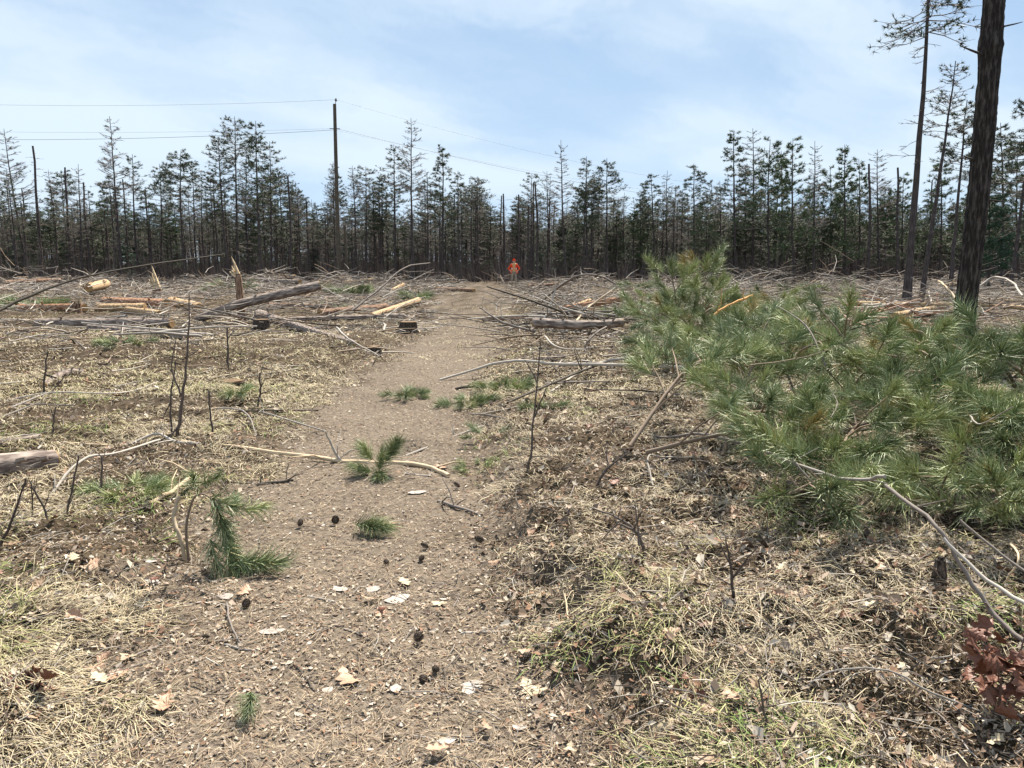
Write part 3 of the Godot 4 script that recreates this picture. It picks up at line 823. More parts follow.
func make_wood() -> void:
	var proto := {}
	var mixed := {}
	for kind: String in PINES:
		proto[kind] = []
		mixed[kind] = []
		for i in (4 if kind in ["sparse", "tufted", "green"] else 3):
			var p: Dictionary = PINES[kind].duplicate()
			p.seed = hash(kind) % 10000 + i * 17
			p.reach *= 1.0 + 0.15 * (i - 1)
			p.alive = clampf(p.alive + 0.07 * (i - 1), 0.04, 0.92)
			var parts := make_pine(p)
			var o := Node3D.new()
			var mesh := ArrayMesh.new()
			var deep_too := i < 2
			part(o, "trunk", parts[0].mesh(M.far_trunk))
			if deep_too:
				parts[0].into(mesh, M.far_trunk)
			if parts[1].v.size():
				part(o, "branchwork", parts[1].mesh(M.stick), "stuff")
				if deep_too:
					parts[1].into(mesh, M.stick)
			if parts[2].v.size():
				part(o, "crown", parts[2].mesh(M.far_needle))
				if deep_too:
					parts[2].into(mesh, M.far_needle)
			proto[kind].append(o)
			if deep_too:
				mixed[kind].append(mesh)
	# named trees, counted from things one can find
	var order := EDGE_TREES.duplicate()
	order.sort_custom(func(a, b): return a[0] / -a[1] < b[0] / -b[1])
	var marks := [["the utility pole", -12.3 / 56.0], ["the orange clad person", 0.13 / 50.0], ["the thick right trunk", 7.8 / 13.3]]
	for i in order.size():
		var t: Array = order[i]
		var u: float = t[0] / -t[1]
		var best := ""
		var fewest := 999
		for m in marks:
			var n := 0
			for q in order:
				var uq: float = q[0] / -q[1]
				if q[3] == t[3] and ((uq > m[1] and uq <= u) or (uq < m[1] and uq >= u)):
					n += 1
			if n < fewest and n > 0:
				fewest = n
				best = "%s %s of %s" % [["first", "second", "third", "fourth", "fifth", "sixth", "seventh", "eighth", "ninth", "tenth", "eleventh", "twelfth"][mini(n - 1, 11)], "left" if u < m[1] else "right", m[0]]
		var kind: String = t[3]
		var o: Node3D = proto[kind][i % proto[kind].size()]
		var base_h: float = PINES[kind].h
		var k: float = t[2] / base_h
		var name_of: String = {"snag": "dead_snag", "bare": "dead_pine"}.get(kind, "pine_tree")
		var d := dup(o, name_of, on_ground(t[0], t[1], -0.05), i * 2.4, Vector3(lerpf(1.0, k, 0.6), k, lerpf(1.0, k, 0.6)), "%s, %s" % [KIND_WORDS[kind], best], "tree", "pines along the forest edge")
		d.transform.basis = Basis(Vector3.BACK, -t[4]) * d.transform.basis
	# the next rows, still trees one can tell apart
	rng.seed = 501
	var edge := func(x: float) -> float: return -62.0 + 3.0 * sin(x * 0.12) + 1.5 * sin(x * 0.31 + 1.0)
	var n := 0
	while n < 150:
		var x := rng.randf_range(-52, 52)
		var z: float = edge.call(x) - pow(rng.randf(), 1.2) * 16.0
		var roll := rng.randf()
		var kind := "sparse" if roll < 0.36 else "tufted" if roll < 0.56 else "bare" if roll < 0.76 else "snag"
		if x > 9.0 and rng.randf() < 0.6:
			kind = "green"
		var k := rng.randf_range(0.52, 0.84) if kind != "snag" else rng.randf_range(0.6, 0.95)
		var o: Node3D = proto[kind][rng.randi() % proto[kind].size()]
		var name_of: String = {"snag": "dead_snag", "bare": "dead_pine"}.get(kind, "pine_tree")
		dup(o, name_of, on_ground(x, z, -0.05), rng.randf() * TAU, Vector3(1, k * rng.randf_range(0.9, 1.1), 1) * Vector3(0.8, 1, 0.8), KIND_WORDS[kind] + " within the dark forest wall", "tree", "pines within the forest wall")
		n += 1
	# what lies deeper reads as one mass
	var deep := Node3D.new()
	deep.name = "forest"
	add_child(deep)
	tag(deep, "deep dark pine wood behind the first rows of trees", "forest", "", "stuff")
	for kind: String in ["sparse", "tufted", "bare", "green", "young"]:
		for m: ArrayMesh in mixed[kind]:
			var mm := MultiMesh.new()
			mm.transform_format = MultiMesh.TRANSFORM_3D
			mm.mesh = m
			var at := []
			for i in (280 if kind == "bare" else 220 if kind != "young" else 130):
				var x := rng.randf_range(-95, 95)
				var z: float = edge.call(x) - 6.0 - rng.randf() * 55.0
				if kind == "green" and x < 5.0 and rng.randf() < 0.7:
					x = absf(x) + 5.0
				var k := rng.randf_range(0.42, 0.74) if kind != "young" else rng.randf_range(0.4, 1.0)
				at.append(Transform3D(Basis(Vector3.UP, rng.randf() * TAU).scaled(Vector3(0.9, k, 0.9)), on_ground(x, z, -0.05)))
			mm.instance_count = at.size()
			for i in at.size():
				mm.set_instance_transform(i, at[i])
			var o := MultiMeshInstance3D.new()
			o.name = "far_pine"
			o.multimesh = mm
			deep.add_child(o, true)
			o.set_meta("kind", "stuff")
	# leafless brush under the trees
	var brush := Shape.new()
	for i in 5600:
		var x := rng.randf_range(-75, 75)
		var z: float = edge.call(x) + 3.0 - pow(rng.randf(), 1.3) * 40.0
		var b := on_ground(x, z)
		for k in 5:
			var top := Vector3(rng.randf_range(-0.7, 0.7), rng.randf_range(0.5, 2.4) * (1.0 if rng.randf() < 0.7 else 1.9), rng.randf_range(-0.7, 0.7))
			var tone := Color(0.125, 0.10, 0.09) * rng.randf_range(0.6, 1.6)
			var mid := b + top * 0.5 + Vector3(rng.randf_range(-0.2, 0.2), 0, rng.randf_range(-0.2, 0.2))
			brush.blade(PackedVector3Array([b, mid, b + top]), Vector3(cos(i), 0, sin(i)), 0.012, tone, tone)
			for q in 4:
				var s0 := mid.lerp(b + top, rng.randf())
				var s1 := s0 + Vector3(rng.randf_range(-0.5, 0.5), rng.randf_range(0.0, 0.5), rng.randf_range(-0.5, 0.5))
				brush.blade(PackedVector3Array([s0, s1]), Vector3(0.3, 0.8, 0.5), 0.007, tone, tone)
	one("undergrowth", brush.mesh(M.stick), "tangled leafless brush between the forest trunks", "undergrowth", "", "stuff")
	for kind: String in proto:
		for o: Node3D in proto[kind]:
			o.free()


# ================================================================ logs, branches, stumps
func smooth_line(raw: Array, rest: float) -> Array:
	# [points, radii] through the given [x, height, z, radius], bent smoothly
	var curve := Curve3D.new()
	var n := raw.size()
	var ps := []
	for q: Array in raw:
		ps.append(on_ground(q[0], q[2], float(q[1]) + float(q[3]) * rest))
	for k in n:
		var a: Vector3 = ps[maxi(0, k - 1)]
		var b: Vector3 = ps[mini(n - 1, k + 1)]
		var t := (b - a) * (0.17 if n > 2 else 0.0)
		curve.add_point(ps[k], -t, t)
	var pts := []
	var rad := []
	var per := 5 if n > 2 else 7
	for k in n - 1:
		for j in per:
			var t := float(j) / per
			pts.append(curve.sample(k, t))
			rad.append(lerpf(raw[k][3], raw[k + 1][3], t))
	pts.append(ps[n - 1])
	rad.append(raw[n - 1][3])
	return [pts, rad]


func make_log(kind: String, label: String, raw: Array) -> void:
	var l := smooth_line(raw, 0.75)
	var base: Vector3 = l[0][0]
	var pts: Array = l[0].map(func(p): return p - base)
	for k in pts.size():
		l[1][k] *= rng.randf_range(0.95, 1.05)
	var o := thing("log", base, label, "log", "logs left by the felling")
	var s := Shape.new()
	s.tube(pts, l[1], 12, Color.WHITE, 0.05, false, rng)
	# stubs of branches
	for k in rng.randi_range(1, 4):
		var i := rng.randi_range(1, pts.size() - 2)
		var d: Vector3 = (pts[i + 1] - pts[i]).normalized()
		var side := d.cross(Vector3(rng.randf_range(-1, 1), rng.randf_range(0, 1), rng.randf_range(-1, 1))).normalized()
		side.y = absf(side.y)
		var r: float = l[1][i]
		s.tube([pts[i] + side * r * 0.7, pts[i] + side * r * rng.randf_range(1.2, 2.2) + d * r * 0.5], [r * 0.28, r * 0.16], 5, Color.WHITE)
	part(o, "bark", s.mesh(M["log_" + kind]))
	for end in [0, pts.size() - 1]:
		var q: Vector3 = pts[end]
		var d: Vector3 = (q - pts[1 if end == 0 else end - 1]).normalized()
		var e := Shape.new()
		var r: float = l[1][end]
		e.tube([q - d * 0.02, q + d * 0.012], [r * 0.99, r * 0.93], 14, Color.WHITE)
		part(o, "cut_end", e.mesh(M.cut))


const GREYS := [Color(0.25, 0.22, 0.195), Color(0.17, 0.145, 0.125), Color(0.36, 0.32, 0.275), Color(0.07, 0.055, 0.046), Color(0.22, 0.165, 0.12)]


func crooked(raw: Array, wild: float) -> Array:
	var l := smooth_line(raw, 0.6)
	var n: int = l[0].size()
	for k in range(1, n - 1):
		var r: float = l[1][k]
		l[0][k] += Vector3(rng.randf_range(-1, 1), rng.randf_range(-0.6, 0.8), rng.randf_range(-1, 1)) * wild * r
	return l


func make_branch(label: String, raw: Array, tone: Color, group: String, kind := "fallen_branch", twigs := 3, category := "branch") -> Node3D:
	var l := crooked(raw, 0.55)
	var base: Vector3 = l[0][0]
	var pts: Array = l[0].map(func(p): return p - base)
	var o := thing(kind, base, label, category, group)
	var s := Shape.new()
	s.tube(pts, l[1], 7, tone, 0.10, true, rng)
	part(o, "stem", s.mesh(M.stick))
	for k in twigs:
		var i := rng.randi_range(1, pts.size() - 2)
		var d: Vector3 = (pts[i + 1] - pts[i]).normalized()
		var r: float = l[1][i]
		var out := (d * rng.randf_range(0.2, 1.0) + Vector3(rng.randf_range(-1, 1), rng.randf_range(-0.2, 0.9), rng.randf_range(-1, 1))).normalized()
		var len := r * rng.randf_range(7, 26)
		var a: Vector3 = pts[i]
		var t := Shape.new()
		var bend := Vector3(rng.randf_range(-0.2, 0.2), rng.randf_range(-0.25, 0.15), rng.randf_range(-0.2, 0.2))
		t.tube([a, a + out * len * 0.5, a + (out + bend) * len], [r * 0.5, r * 0.38, r * 0.2], 5, tone)
		part(o, "twig", t.mesh(M.stick))
	return o


func make_stump(label: String, x: float, z: float, r: float, h: float) -> void:
	var o := thing("stump", on_ground(x, z), label, "stump", "sawn stumps")
	var s := Shape.new()
	var rot := h > r * 3.0
	s.tube([Vector3(0, -0.08, 0), Vector3(0, h * 0.12, 0), Vector3(r * 0.04, h * 0.5, 0), Vector3(r * 0.06, h, 0)], [r * 1.5, r * 1.15, r, r * (0.75 if rot else 0.97)], 14, Color.WHITE, 0.1 if not rot else 0.22, true, rng)
	part(o, "bark", s.mesh(M.stump))
	var e := Shape.new()
	e.tube([Vector3(r * 0.06, h - 0.02, 0), Vector3(r * 0.06, h + 0.012, 0)], [r * 0.9, r * 0.86] if not rot else [r * 0.6, r * 0.4], 14, Color.WHITE)
	part(o, "sawn_top", e.mesh(M.cut_old if not rot else M.stump))


func splintered(kind: String, label: String, x: float, z: float, r: float, h: float, lean: float, spike: float) -> void:
	var o := thing(kind, on_ground(x, z), label, "stump", "broken snags in the clearing")
	var s := Shape.new()
	var top := Vector3(lean * h, h, 0)
	s.tube([Vector3(0, -0.1, 0), top * 0.3, top * 0.7, top], [r * 1.25, r, r * 0.95, r * 0.85], 10, Color.WHITE, 0.08, true, rng)
	part(o, "bark", s.mesh(M.log_brown))
	for k in 6:
		var a := TAU * k / 6.0
		var foot := top + Vector3(cos(a), 0, sin(a)) * r * 0.5 - Vector3(0, 0.08, 0)
		var tip := foot + Vector3(lean * 1.2 - 0.35 * spike * (0.6 if k < 3 else 0.2), spike * rng.randf_range(0.35, 1.0) * (1.0 if k == 0 else 0.6), rng.randf_range(-0.05, 0.05))
		var p := Shape.new()
		p.tube([foot, foot.lerp(tip, 0.6), tip], [r * 0.5, r * 0.3, r * 0.06], 5, Color.WHITE, 0.1, true, rng)
		part(o, "splinter", p.mesh(M.splinter))


func make_felled() -> void:
	rng.seed = 11
	for l in LOGS:
		make_log(l[0], l[1], l[2])
	for b in BRANCHES:
		var t: Color = GREYS[rng.randi() % 3]
		if "dark" in b[0]:
			t = GREYS[3]
		elif "peeled" in b[0] or "pale" in b[0] or "white" in b[0]:
			t = Color(0.46, 0.36, 0.24) if not "orange" in b[0] else Color(0.5, 0.27, 0.1)
		make_branch(b[0], b[1], t, "fallen branches and twigs")
	for t in SAPLINGS:
		var o := thing("sapling", on_ground(t[1][0][0][0], t[1][0][0][2]), t[0], "sapling", "bare saplings in the clearing")
		var tone := Color(0.075, 0.058, 0.05) * rng.randf_range(0.8, 1.4)
		for k in t[1].size():
			var raw: Array = t[1][k]
			var l := crooked(raw, 0.8)
			var pts: Array = l[0].map(func(p): return p - o.position)
			if k == 0:
				pts[0] -= Vector3(0, 0.03, 0)
			var s := Shape.new()
			s.tube(pts, l[1], 6, tone, 0.08, true, rng)
			part(o, "stem" if k == 0 else "branch", s.mesh(M.stick))
			for q in (5 if k == 0 else 3):
				var i := rng.randi_range(2, pts.size() - 1)
				var r: float = l[1][i]
				var d := Vector3(rng.randf_range(-1, 1), rng.randf_range(0.2, 1.2), rng.randf_range(-1, 1)).normalized()
				var w := Shape.new()
				var len := rng.randf_range(0.04, 0.15)
				var a: Vector3 = pts[i]
				w.tube([a, a + d * len * 0.5 + Vector3(0.006, 0, 0), a + d * len], [r * 0.6, r * 0.45, r * 0.3], 4, tone)
				part(o, "twig", w.mesh(M.stick))
	for i in 34:
		var z := -2.6 - rng.randf() * 5.5
		var x := rng.randf_range(0.25, 0.62) * -z if i % 3 else rng.randf_range(-0.68, -0.42) * -z
		var o := thing("bare_twig", on_ground(x, z, -0.01), "thin bare twig poking up from the litter %s of the path" % ("right" if x > 0 else "left"), "twig", "bare twigs poking up from the litter")
		var tone := Color(0.085, 0.066, 0.056) * rng.randf_range(0.7, 2.2)
		var top := Vector3(rng.randf_range(-0.16, 0.16), rng.randf_range(0.08, 0.26), rng.randf_range(-0.12, 0.12))
		var r := rng.randf_range(0.0016, 0.0034)
		var bent := top * 0.55 + Vector3(rng.randf_range(-0.03, 0.03), 0, 0)
		var m := Shape.new()
		m.tube([Vector3.ZERO, bent, top], [r, r * 0.8, r * 0.45], 5, tone)
		var stem := part(o, "stem", m.mesh(M.stick))
		for k in 4:
			var a := bent.lerp(top, rng.randf()) if k < 3 else bent * 0.7
			var w := Shape.new()
			var d := Vector3(rng.randf_range(-1, 1), rng.randf_range(0.0, 1.0), rng.randf_range(-1, 1)).normalized() * rng.randf_range(0.04, 0.13)
			w.tube([a, a + d * 0.5 + Vector3(0, 0.008, 0), a + d], [r * 0.6, r * 0.5, r * 0.3], 4, tone)
			part(stem, "fork", w.mesh(M.stick))
	for s in STUMPS:
		make_stump(s[0], s[1], s[2], s[3], s[4])
	splintered("broken_snag", "broken snag with a white splintered tip behind the leaning log", -7.2, -20.6, 0.10, 1.3, -0.05, 0.62)
	splintered("broken_stump", "splintered stump with a white spike behind the left log pile", -15.8, -34.5, 0.2, 0.45, 0.0, 1.25)
	splintered("broken_stump", "bright orange splintered stump at the left end of the log pile", -13.9, -24.6, 0.16, 0.35, 0.1, 0.35)
	splintered("broken_stump", "leaning white splintered stump in the reddish slash on the right", 14.5, -27.5, 0.07, 0.4, 0.3, 0.7)


# ---------------------------------------------------------------- slash: branches one can tell apart, then the rest as one mass
func random_stick(x: float, z: float, len: float, r: float, lift: float, tilt: float) -> Array:
	var a := rng.randf() * TAU
	var out := []
	var bend := rng.randf_range(-0.5, 0.5)
	for k in 3:
		var t := k * 0.5
		var aa := a + bend * t
		out.append([x + cos(aa) * len * t, maxf(0.0, lift + tilt * t * len + rng.randf_range(-0.03, 0.05)), z + sin(aa) * len * t, r * (1.0 - 0.55 * t)])
	return out


func make_slash() -> void:
	rng.seed = 23
	# the heap right of the path
	for i in 64:
		var x := 1.55 + rng.randfn(0.0, 0.75)
		var z := -17.6 + rng.randfn(0.0, 1.0)
		var up := maxf(0.0, 0.75 - 0.4 * Vector2(x - 1.6, z + 17.6).length()) * rng.randf()
		make_branch("weathered grey branch tangled in the slash heap right of the path", random_stick(x, z, rng.randf_range(0.7, 2.2), rng.randf_range(0.012, 0.035), up, rng.randf_range(-0.15, 0.4)), GREYS[rng.randi() % 4], "branches of the slash heap", "slash_branch", 2)
	# reddish slash by the thick trunk
	for i in 44:
		var z := rng.randf_range(-26, -17)
		var x := rng.randf_range(0.42, 0.60) * -z
		var tone: Color = [Color(0.24, 0.11, 0.07), Color(0.33, 0.2, 0.14), Color(0.42, 0.36, 0.3)][rng.randi() % 3]
		make_branch("reddish branch in the slash left of the thick trunk", random_stick(x, z, rng.randf_range(0.8, 2.6), rng.randf_range(0.015, 0.04), rng.randf() * 0.35, rng.randf_range(-0.1, 0.3)), tone, "reddish slash branches", "slash_branch", 2)
	var n := 0
	while n < 200:
		var z := -rng.randf() * 38.0 - 13.0
		var x := rng.randf_range(-0.72, 0.72) * -z
		if off_path(x, z) < 0.4:
			continue
		var where := "left" if x < -1.0 else "right"
		var how := "far back" if z < -30.0 else "farther back"
		make_branch("grey dead stick in the slash %s, %s of the path" % [how, where], random_stick(x, z, rng.randf_range(0.6, 2.4), rng.randf_range(0.01, 0.035), rng.randf() * 0.2, rng.randf_range(-0.05, 0.28)), GREYS[rng.randi() % 5], "dead sticks strewn over the clearing", "dead_stick", 1)
		n += 1
	var s := Shape.new()
	var chips := Shape.new()
	for i in 33000:
		var z := -6.5 - pow(rng.randf(), 0.75) * 52.0
		var x := rng.randf_range(-1.0, 1.0) * -z
		var o := off_path(x, z)
		if o < 0.3 - 1.1 * smoothstep(-9.0, -24.0, z) * rng.randf() or rng.randf() > 0.16 + 0.8 * smoothstep(-8.0, -24.0, z):
			continue
		if noise_a.get_noise_2d(x * 0.5, z * 0.5 + 300.0) < -0.12 and z > -45.0:
			continue
		var heap := maxf(0.0, noise_a.get_noise_2d(x * 0.35 + 70.0, z * 0.35)) * smoothstep(-14.0, -24.0, z)
		var len := rng.randf_range(0.2, 1.1) * (1.0 + 0.012 * -z)
		var a := rng.randf() * TAU
		var r := rng.randf_range(0.004, 0.014) * (1.0 + 0.02 * -z)
		var p := on_ground(x, z, rng.randf() * (0.04 + 2.1 * heap))
		var d := Vector3(cos(a), rng.randf_range(-0.12, 0.4) * (0.5 + 1.5 * heap), sin(a))
		var tone: Color = GREYS[rng.randi() % 5] * rng.randf_range(0.7, 1.35)
		s.tube([p, p + d * len * 0.5 + Vector3(rng.randf_range(-0.1, 0.1) * len, rng.randf_range(-0.03, 0.06) * len, rng.randf_range(-0.1, 0.1) * len), p + d * len], [r, r * 0.8, r * 0.4], 3, tone, 0.0, false)
	one("slash_debris", s.mesh(M.stick), "fine grey twigs strewn all over the felled clearing", "debris", "", "stuff")
	for i in 9000:
		var z := -9.0 - pow(rng.randf(), 0.8) * 48.0
		var x := rng.randf_range(-0.8, 0.8) * -z
		if off_path(x, z) < 0.2 or noise_a.get_noise_2d(x * 0.5, z * 0.5 + 300.0) < -0.05:
			continue
		var p := on_ground(x, z, 0.02 + rng.randf() * 0.12)
		var k := rng.randf_range(0.03, 0.14) * (0.35 + 0.028 * -z)
		var u := Vector3(rng.randf_range(-1, 1), rng.randf_range(-0.3, 0.5), rng.randf_range(-1, 1)).normalized() * k
		var tone: Color = [Color(0.42, 0.335, 0.235), Color(0.24, 0.15, 0.105), Color(0.38, 0.325, 0.27), Color(0.17, 0.115, 0.085)][rng.randi() % 4] * rng.randf_range(0.7, 1.2)
		var thick := k * rng.randf_range(0.05, 0.16)
		chips.tube([p - u * 0.6, p, p + u * 0.6], [thick, thick * 1.2, thick * 0.6], 4, tone, 0.15, true, rng)
	one("bark_litter", chips.mesh(M.litter), "shed bark and wood pieces lying in the slash", "debris", "", "stuff")


# ================================================================ pine boughs
var tufts := []


# a brush of long needles round a twig along +Y
func make_tufts() -> void:
	rng.seed = 5
	for i in 7:
		var s := Shape.new()
		var bend := Vector3(rng.randf_range(-1, 1), 0, rng.randf_range(-1, 1)) * 0.25
		var yellow: bool = i == 6
		for k in 135:
			var t := rng.randf()
			var a := rng.randf() * TAU
			var foot := Vector3(0, 0.02 + 0.15 * t, 0)
			var open := lerpf(1.15, 0.35, t) * rng.randf_range(0.6, 1.15)
			var d := Vector3(cos(a) * sin(open), cos(open), sin(a) * sin(open))
			var len := rng.randf_range(0.11, 0.18)
			var p1 := foot + d * len * 0.5
			var p2 := foot + (d + bend + Vector3(rng.randf_range(-0.2, 0.2), rng.randf_range(-0.25, 0.05), rng.randf_range(-0.2, 0.2))) * len
			var across := d.cross(Vector3(rng.randf_range(-1, 1), rng.randf_range(-1, 1), rng.randf_range(-1, 1))).normalized()
			var g := rng.randf()
			var c := Color(0.105, 0.145, 0.055).lerp(Color(0.33, 0.36, 0.20), g * g)
			c = c * [0.72, 0.9, 1.0, 1.2, 1.4, 1.0, 1.0][i]
			if i == 3 or i == 4:
				c = c.lerp(Color(0.30, 0.29, 0.11), 0.3)
			if yellow and g > 0.3:
				c = Color(0.32, 0.24, 0.10)
			elif g > 0.93:
				c = Color(0.30, 0.26, 0.12)
			s.blade(PackedVector3Array([foot, p1, p2]), across, 0.0022, c, c * 1.25)
		tufts.append(s.mesh(M.needle))


func put_tuft(o: Node3D, at: Vector3, d: Vector3, size: float, kind := -1) -> void:
	var m := part(o, "needle_tuft", tufts[kind if kind >= 0 else rng.randi() % (7 if rng.randf() < 0.25 else 6)])
	var y := d.normalized()
	var x := y.cross(Vector3(rng.randf_range(-1, 1), rng.randf_range(-1, 1), rng.randf_range(-1, 1))).normalized()
	m.transform = Transform3D(Basis(x, y, x.cross(y)).scaled_local(Vector3.ONE * size), at)


# a bough: a stem through world points, branchlets, each ending in needle brushes
func make_bough(label: String, group: String, stem: Array, r: float, side_count: int, size: float, kind := "pine_bough") -> Node3D:
	var base: Vector3 = stem[0]
	var o := thing(kind, base, label, "pine bough", group)
	var curve := Curve3D.new()
	for k in stem.size():
		var a: Vector3 = stem[maxi(0, k - 1)]
		var b: Vector3 = stem[mini(stem.size() - 1, k + 1)]
		curve.add_point(stem[k] - base, (a - b) * 0.17, (b - a) * 0.17)
	var pts := []
	var rad := []
	var n := (stem.size() - 1) * 5
	for k in n + 1:
		var t := float(k) / n * (stem.size() - 1)
		pts.append(curve.samplef(t))
		rad.append(r * (1.0 - 0.7 * k / n))
	var tone: Color = [Color(0.16, 0.12, 0.09), Color(0.24, 0.18, 0.13), Color(0.11, 0.085, 0.065)][rng.randi() % 3]
	var s := Shape.new()
	s.tube(pts, rad, 7, tone, 0.08, true, rng)
	part(o, "stem", s.mesh(M.stick))
	for q in side_count:
		var f := lerpf(0.22, 0.97, (q + rng.randf()) / side_count)
		var i := clampi(int(f * n), 1, n - 1)
		var d: Vector3 = (pts[i + 1] - pts[i]).normalized()
		var sideways := d.cross(Vector3.UP).normalized() * (1.0 if q % 2 == 0 else -1.0)
		var out := (d * rng.randf_range(0.3, 0.9) + sideways * rng.randf_range(0.4, 1.0) + Vector3(0, rng.randf_range(-0.1, 0.65), 0)).normalized()
		var len := rng.randf_range(0.18, 0.5) * size * lerpf(1.2, 0.6, f)
		var a: Vector3 = pts[i]
		var tip := a + out * len + Vector3(0, rng.randf_range(-0.05, 0.08), 0)
		var floor_y := height(base.x + tip.x, base.z + tip.z) - base.y + 0.06
		tip.y = maxf(tip.y, floor_y)
		var w := Shape.new()
		w.tube([a, a.lerp(tip, 0.5) + Vector3(0, 0.02, 0), tip], [r * 0.42, r * 0.36, r * 0.25], 5, tone)
		var twig := part(o, "branchlet", w.mesh(M.stick))
		var dd := (tip - a).normalized() + Vector3(0, 0.22, 0)
		put_tuft(twig, tip - dd.normalized() * 0.05, dd, size * rng.randf_range(0.85, 1.25))
		if rng.randf() < 0.75:
			var b := a.lerp(tip, 0.55)
			var side := (out.cross(Vector3.UP).normalized() * (1.0 if rng.randf() < 0.5 else -1.0) + out * 0.6 + Vector3(0, 0.3, 0)).normalized()
			put_tuft(twig, b + side * 0.03, side, size * rng.randf_range(0.7, 1.05))
	var e: Vector3 = pts[n] - pts[n - 1]
	put_tuft(o, pts[n] - e.normalized() * 0.06, e.normalized() + Vector3(0, 0.15, 0), size * 1.2)
	return o


func make_heap() -> void:
	rng.seed = 42
	var rows := [ # z of the row, x from, x to, how many, height
		["front", -4.4, 1.75, 3.6, 7, 0.36], ["second", -5.1, 1.3, 4.3, 8, 0.6], ["third", -6.0, 1.2, 5.0, 10, 0.8],
		["fourth", -7.4, 1.35, 5.6, 10, 0.78], ["fifth", -9.2, 1.8, 4.6, 8, 0.85], ["sixth", -11.2, 1.9, 4.4, 7, 0.95], ["rearmost", -13.6, 2.2, 4.8, 6, 1.0]]
	var words := ["nearest the path", "second from the path", "third from the path", "fourth from the path", "fifth from the path", "sixth from the path", "seventh from the path", "eighth from the path", "ninth from the path", "tenth from the path"]
	for row in rows:
		var n: int = row[4]
		for i in n:
			var x: float = lerpf(row[2], row[3], (i + rng.randf_range(0.2, 0.8)) / n)
			var z: float = row[1] + rng.randf_range(-0.35, 0.35)
			var top: float = row[5] * rng.randf_range(0.65, 1.15)
			if x > 3.0 and row[1] < -6.0 and row[1] > -9.0:
				top *= 0.75
			var a := rng.randf_range(0.35, 0.95) * PI if rng.randf() < 0.7 else rng.randf() * TAU
			var d := Vector3(cos(a), 0, sin(a))
			var len := rng.randf_range(0.8, 1.5)
			var p0 := Vector3(x, 0, z) - d * len * 0.55
			var p2 := Vector3(x, 0, z) + d * len * 0.45
			p0.y = height(p0.x, p0.z) + 0.08 + rng.randf() * 0.15
			p2.y = height(p2.x, p2.z) + top * 0.8
			var p1 := Vector3(x, height(x, z) + top * rng.randf_range(0.75, 1.0), z)
			make_bough("green pine bough in the %s row of the right heap, %s" % [row[0], words[i]], "pine boughs of the right heap", [p0, p1, p2], rng.randf_range(0.012, 0.02), rng.randi_range(7, 10), rng.randf_range(0.9, 1.25))
	# bare dead branches lying through the heap
	for i in 60:
		var z := -4.3 - rng.randf() * 9.5
		var x := lerpf(1.5, 4.6, rng.randf())
		make_branch("bare grey branch sticking out of the pine bough heap", random_stick(x, z, rng.randf_range(0.3, 0.95), rng.randf_range(0.004, 0.009), rng.randf_range(0.2, 0.8), rng.randf_range(-0.3, 0.6)), GREYS[[0, 1, 3, 3, 4][rng.randi() % 5]], "bare branches in the bough heap", "heap_branch", 3)
	# upright tops behind
	make_bough("upright pine top standing highest out of the heap", "pine boughs of the right heap", [on_ground(3.1, -12.6), on_ground(3.0, -12.5, 0.8), on_ground(3.05, -12.3, 1.45)], 0.02, 12, 1.25)
	make_bough("second upright pine top beside the highest one", "pine boughs of the right heap", [on_ground(2.45, -11.6), on_ground(2.5, -11.6, 0.7), on_ground(2.35, -11.4, 1.35)], 0.018, 11, 1.2)
	# loose boughs elsewhere
	var g := "loose pine boughs and sprigs"
	var w := make_bough("wilted pine bough drooping over the left edge of the path", g, [on_ground(-1.82, -4.13), on_ground(-1.83, -4.15, 0.2), on_ground(-1.77, -4.15, 0.38), on_ground(-1.67, -4.12, 0.40), on_ground(-1.60, -4.08, 0.28)], 0.009, 2, 0.7)
	for q in [[-1.70, 0.40, -4.13, 0.9, -0.3], [-1.66, 0.40, -4.12, 0.45, -1.0], [-1.62, 0.30, -4.1, 0.3, -1.0], [-1.66, 0.24, -4.05, 0.25, -1.0], [-1.60, 0.22, -4.05, 0.7, -0.8], [-1.58, 0.12, -4.0, 1.0, -0.2], [-1.50, 0.09, -3.97, 1.0, -0.12], [-1.42, 0.08, -3.93, 1.0, -0.02], [-1.55, 0.10, -3.95, 0.4, -0.4]]:
		put_tuft(w, on_ground(q[0], q[2], q[1]) - w.position, Vector3(q[3], q[4], rng.randf_range(-0.2, 0.3)), 1.0, 1)
	make_branch("curved dry stick rising beside the wilted pine bough", [[-1.83, 0.0, -4.12, 0.010], [-1.86, 0.14, -4.14, 0.011], [-1.92, 0.22, -4.2, 0.011], [-1.90, 0.34, -4.25, 0.012]], Color(0.33, 0.26, 0.18), "fallen branches and twigs", "fallen_branch", 1)
	var sp := thing("pine_sprig", on_ground(-0.98, -4.62, 0.03), "small green pine sprig lying alone on the path", "pine sprig", g)
	for k in 4:
		put_tuft(sp, Vector3(-0.02 + 0.03 * k, 0.02, 0.01 * k), Vector3(1.0, -0.02, 0.28 + rng.randf_range(-0.12, 0.12)), 0.85, k % 5)
	var up := thing("pine_sprig", on_ground(-1.06, -5.95), "green pine sprig standing against the stick across the path", "pine sprig", g)
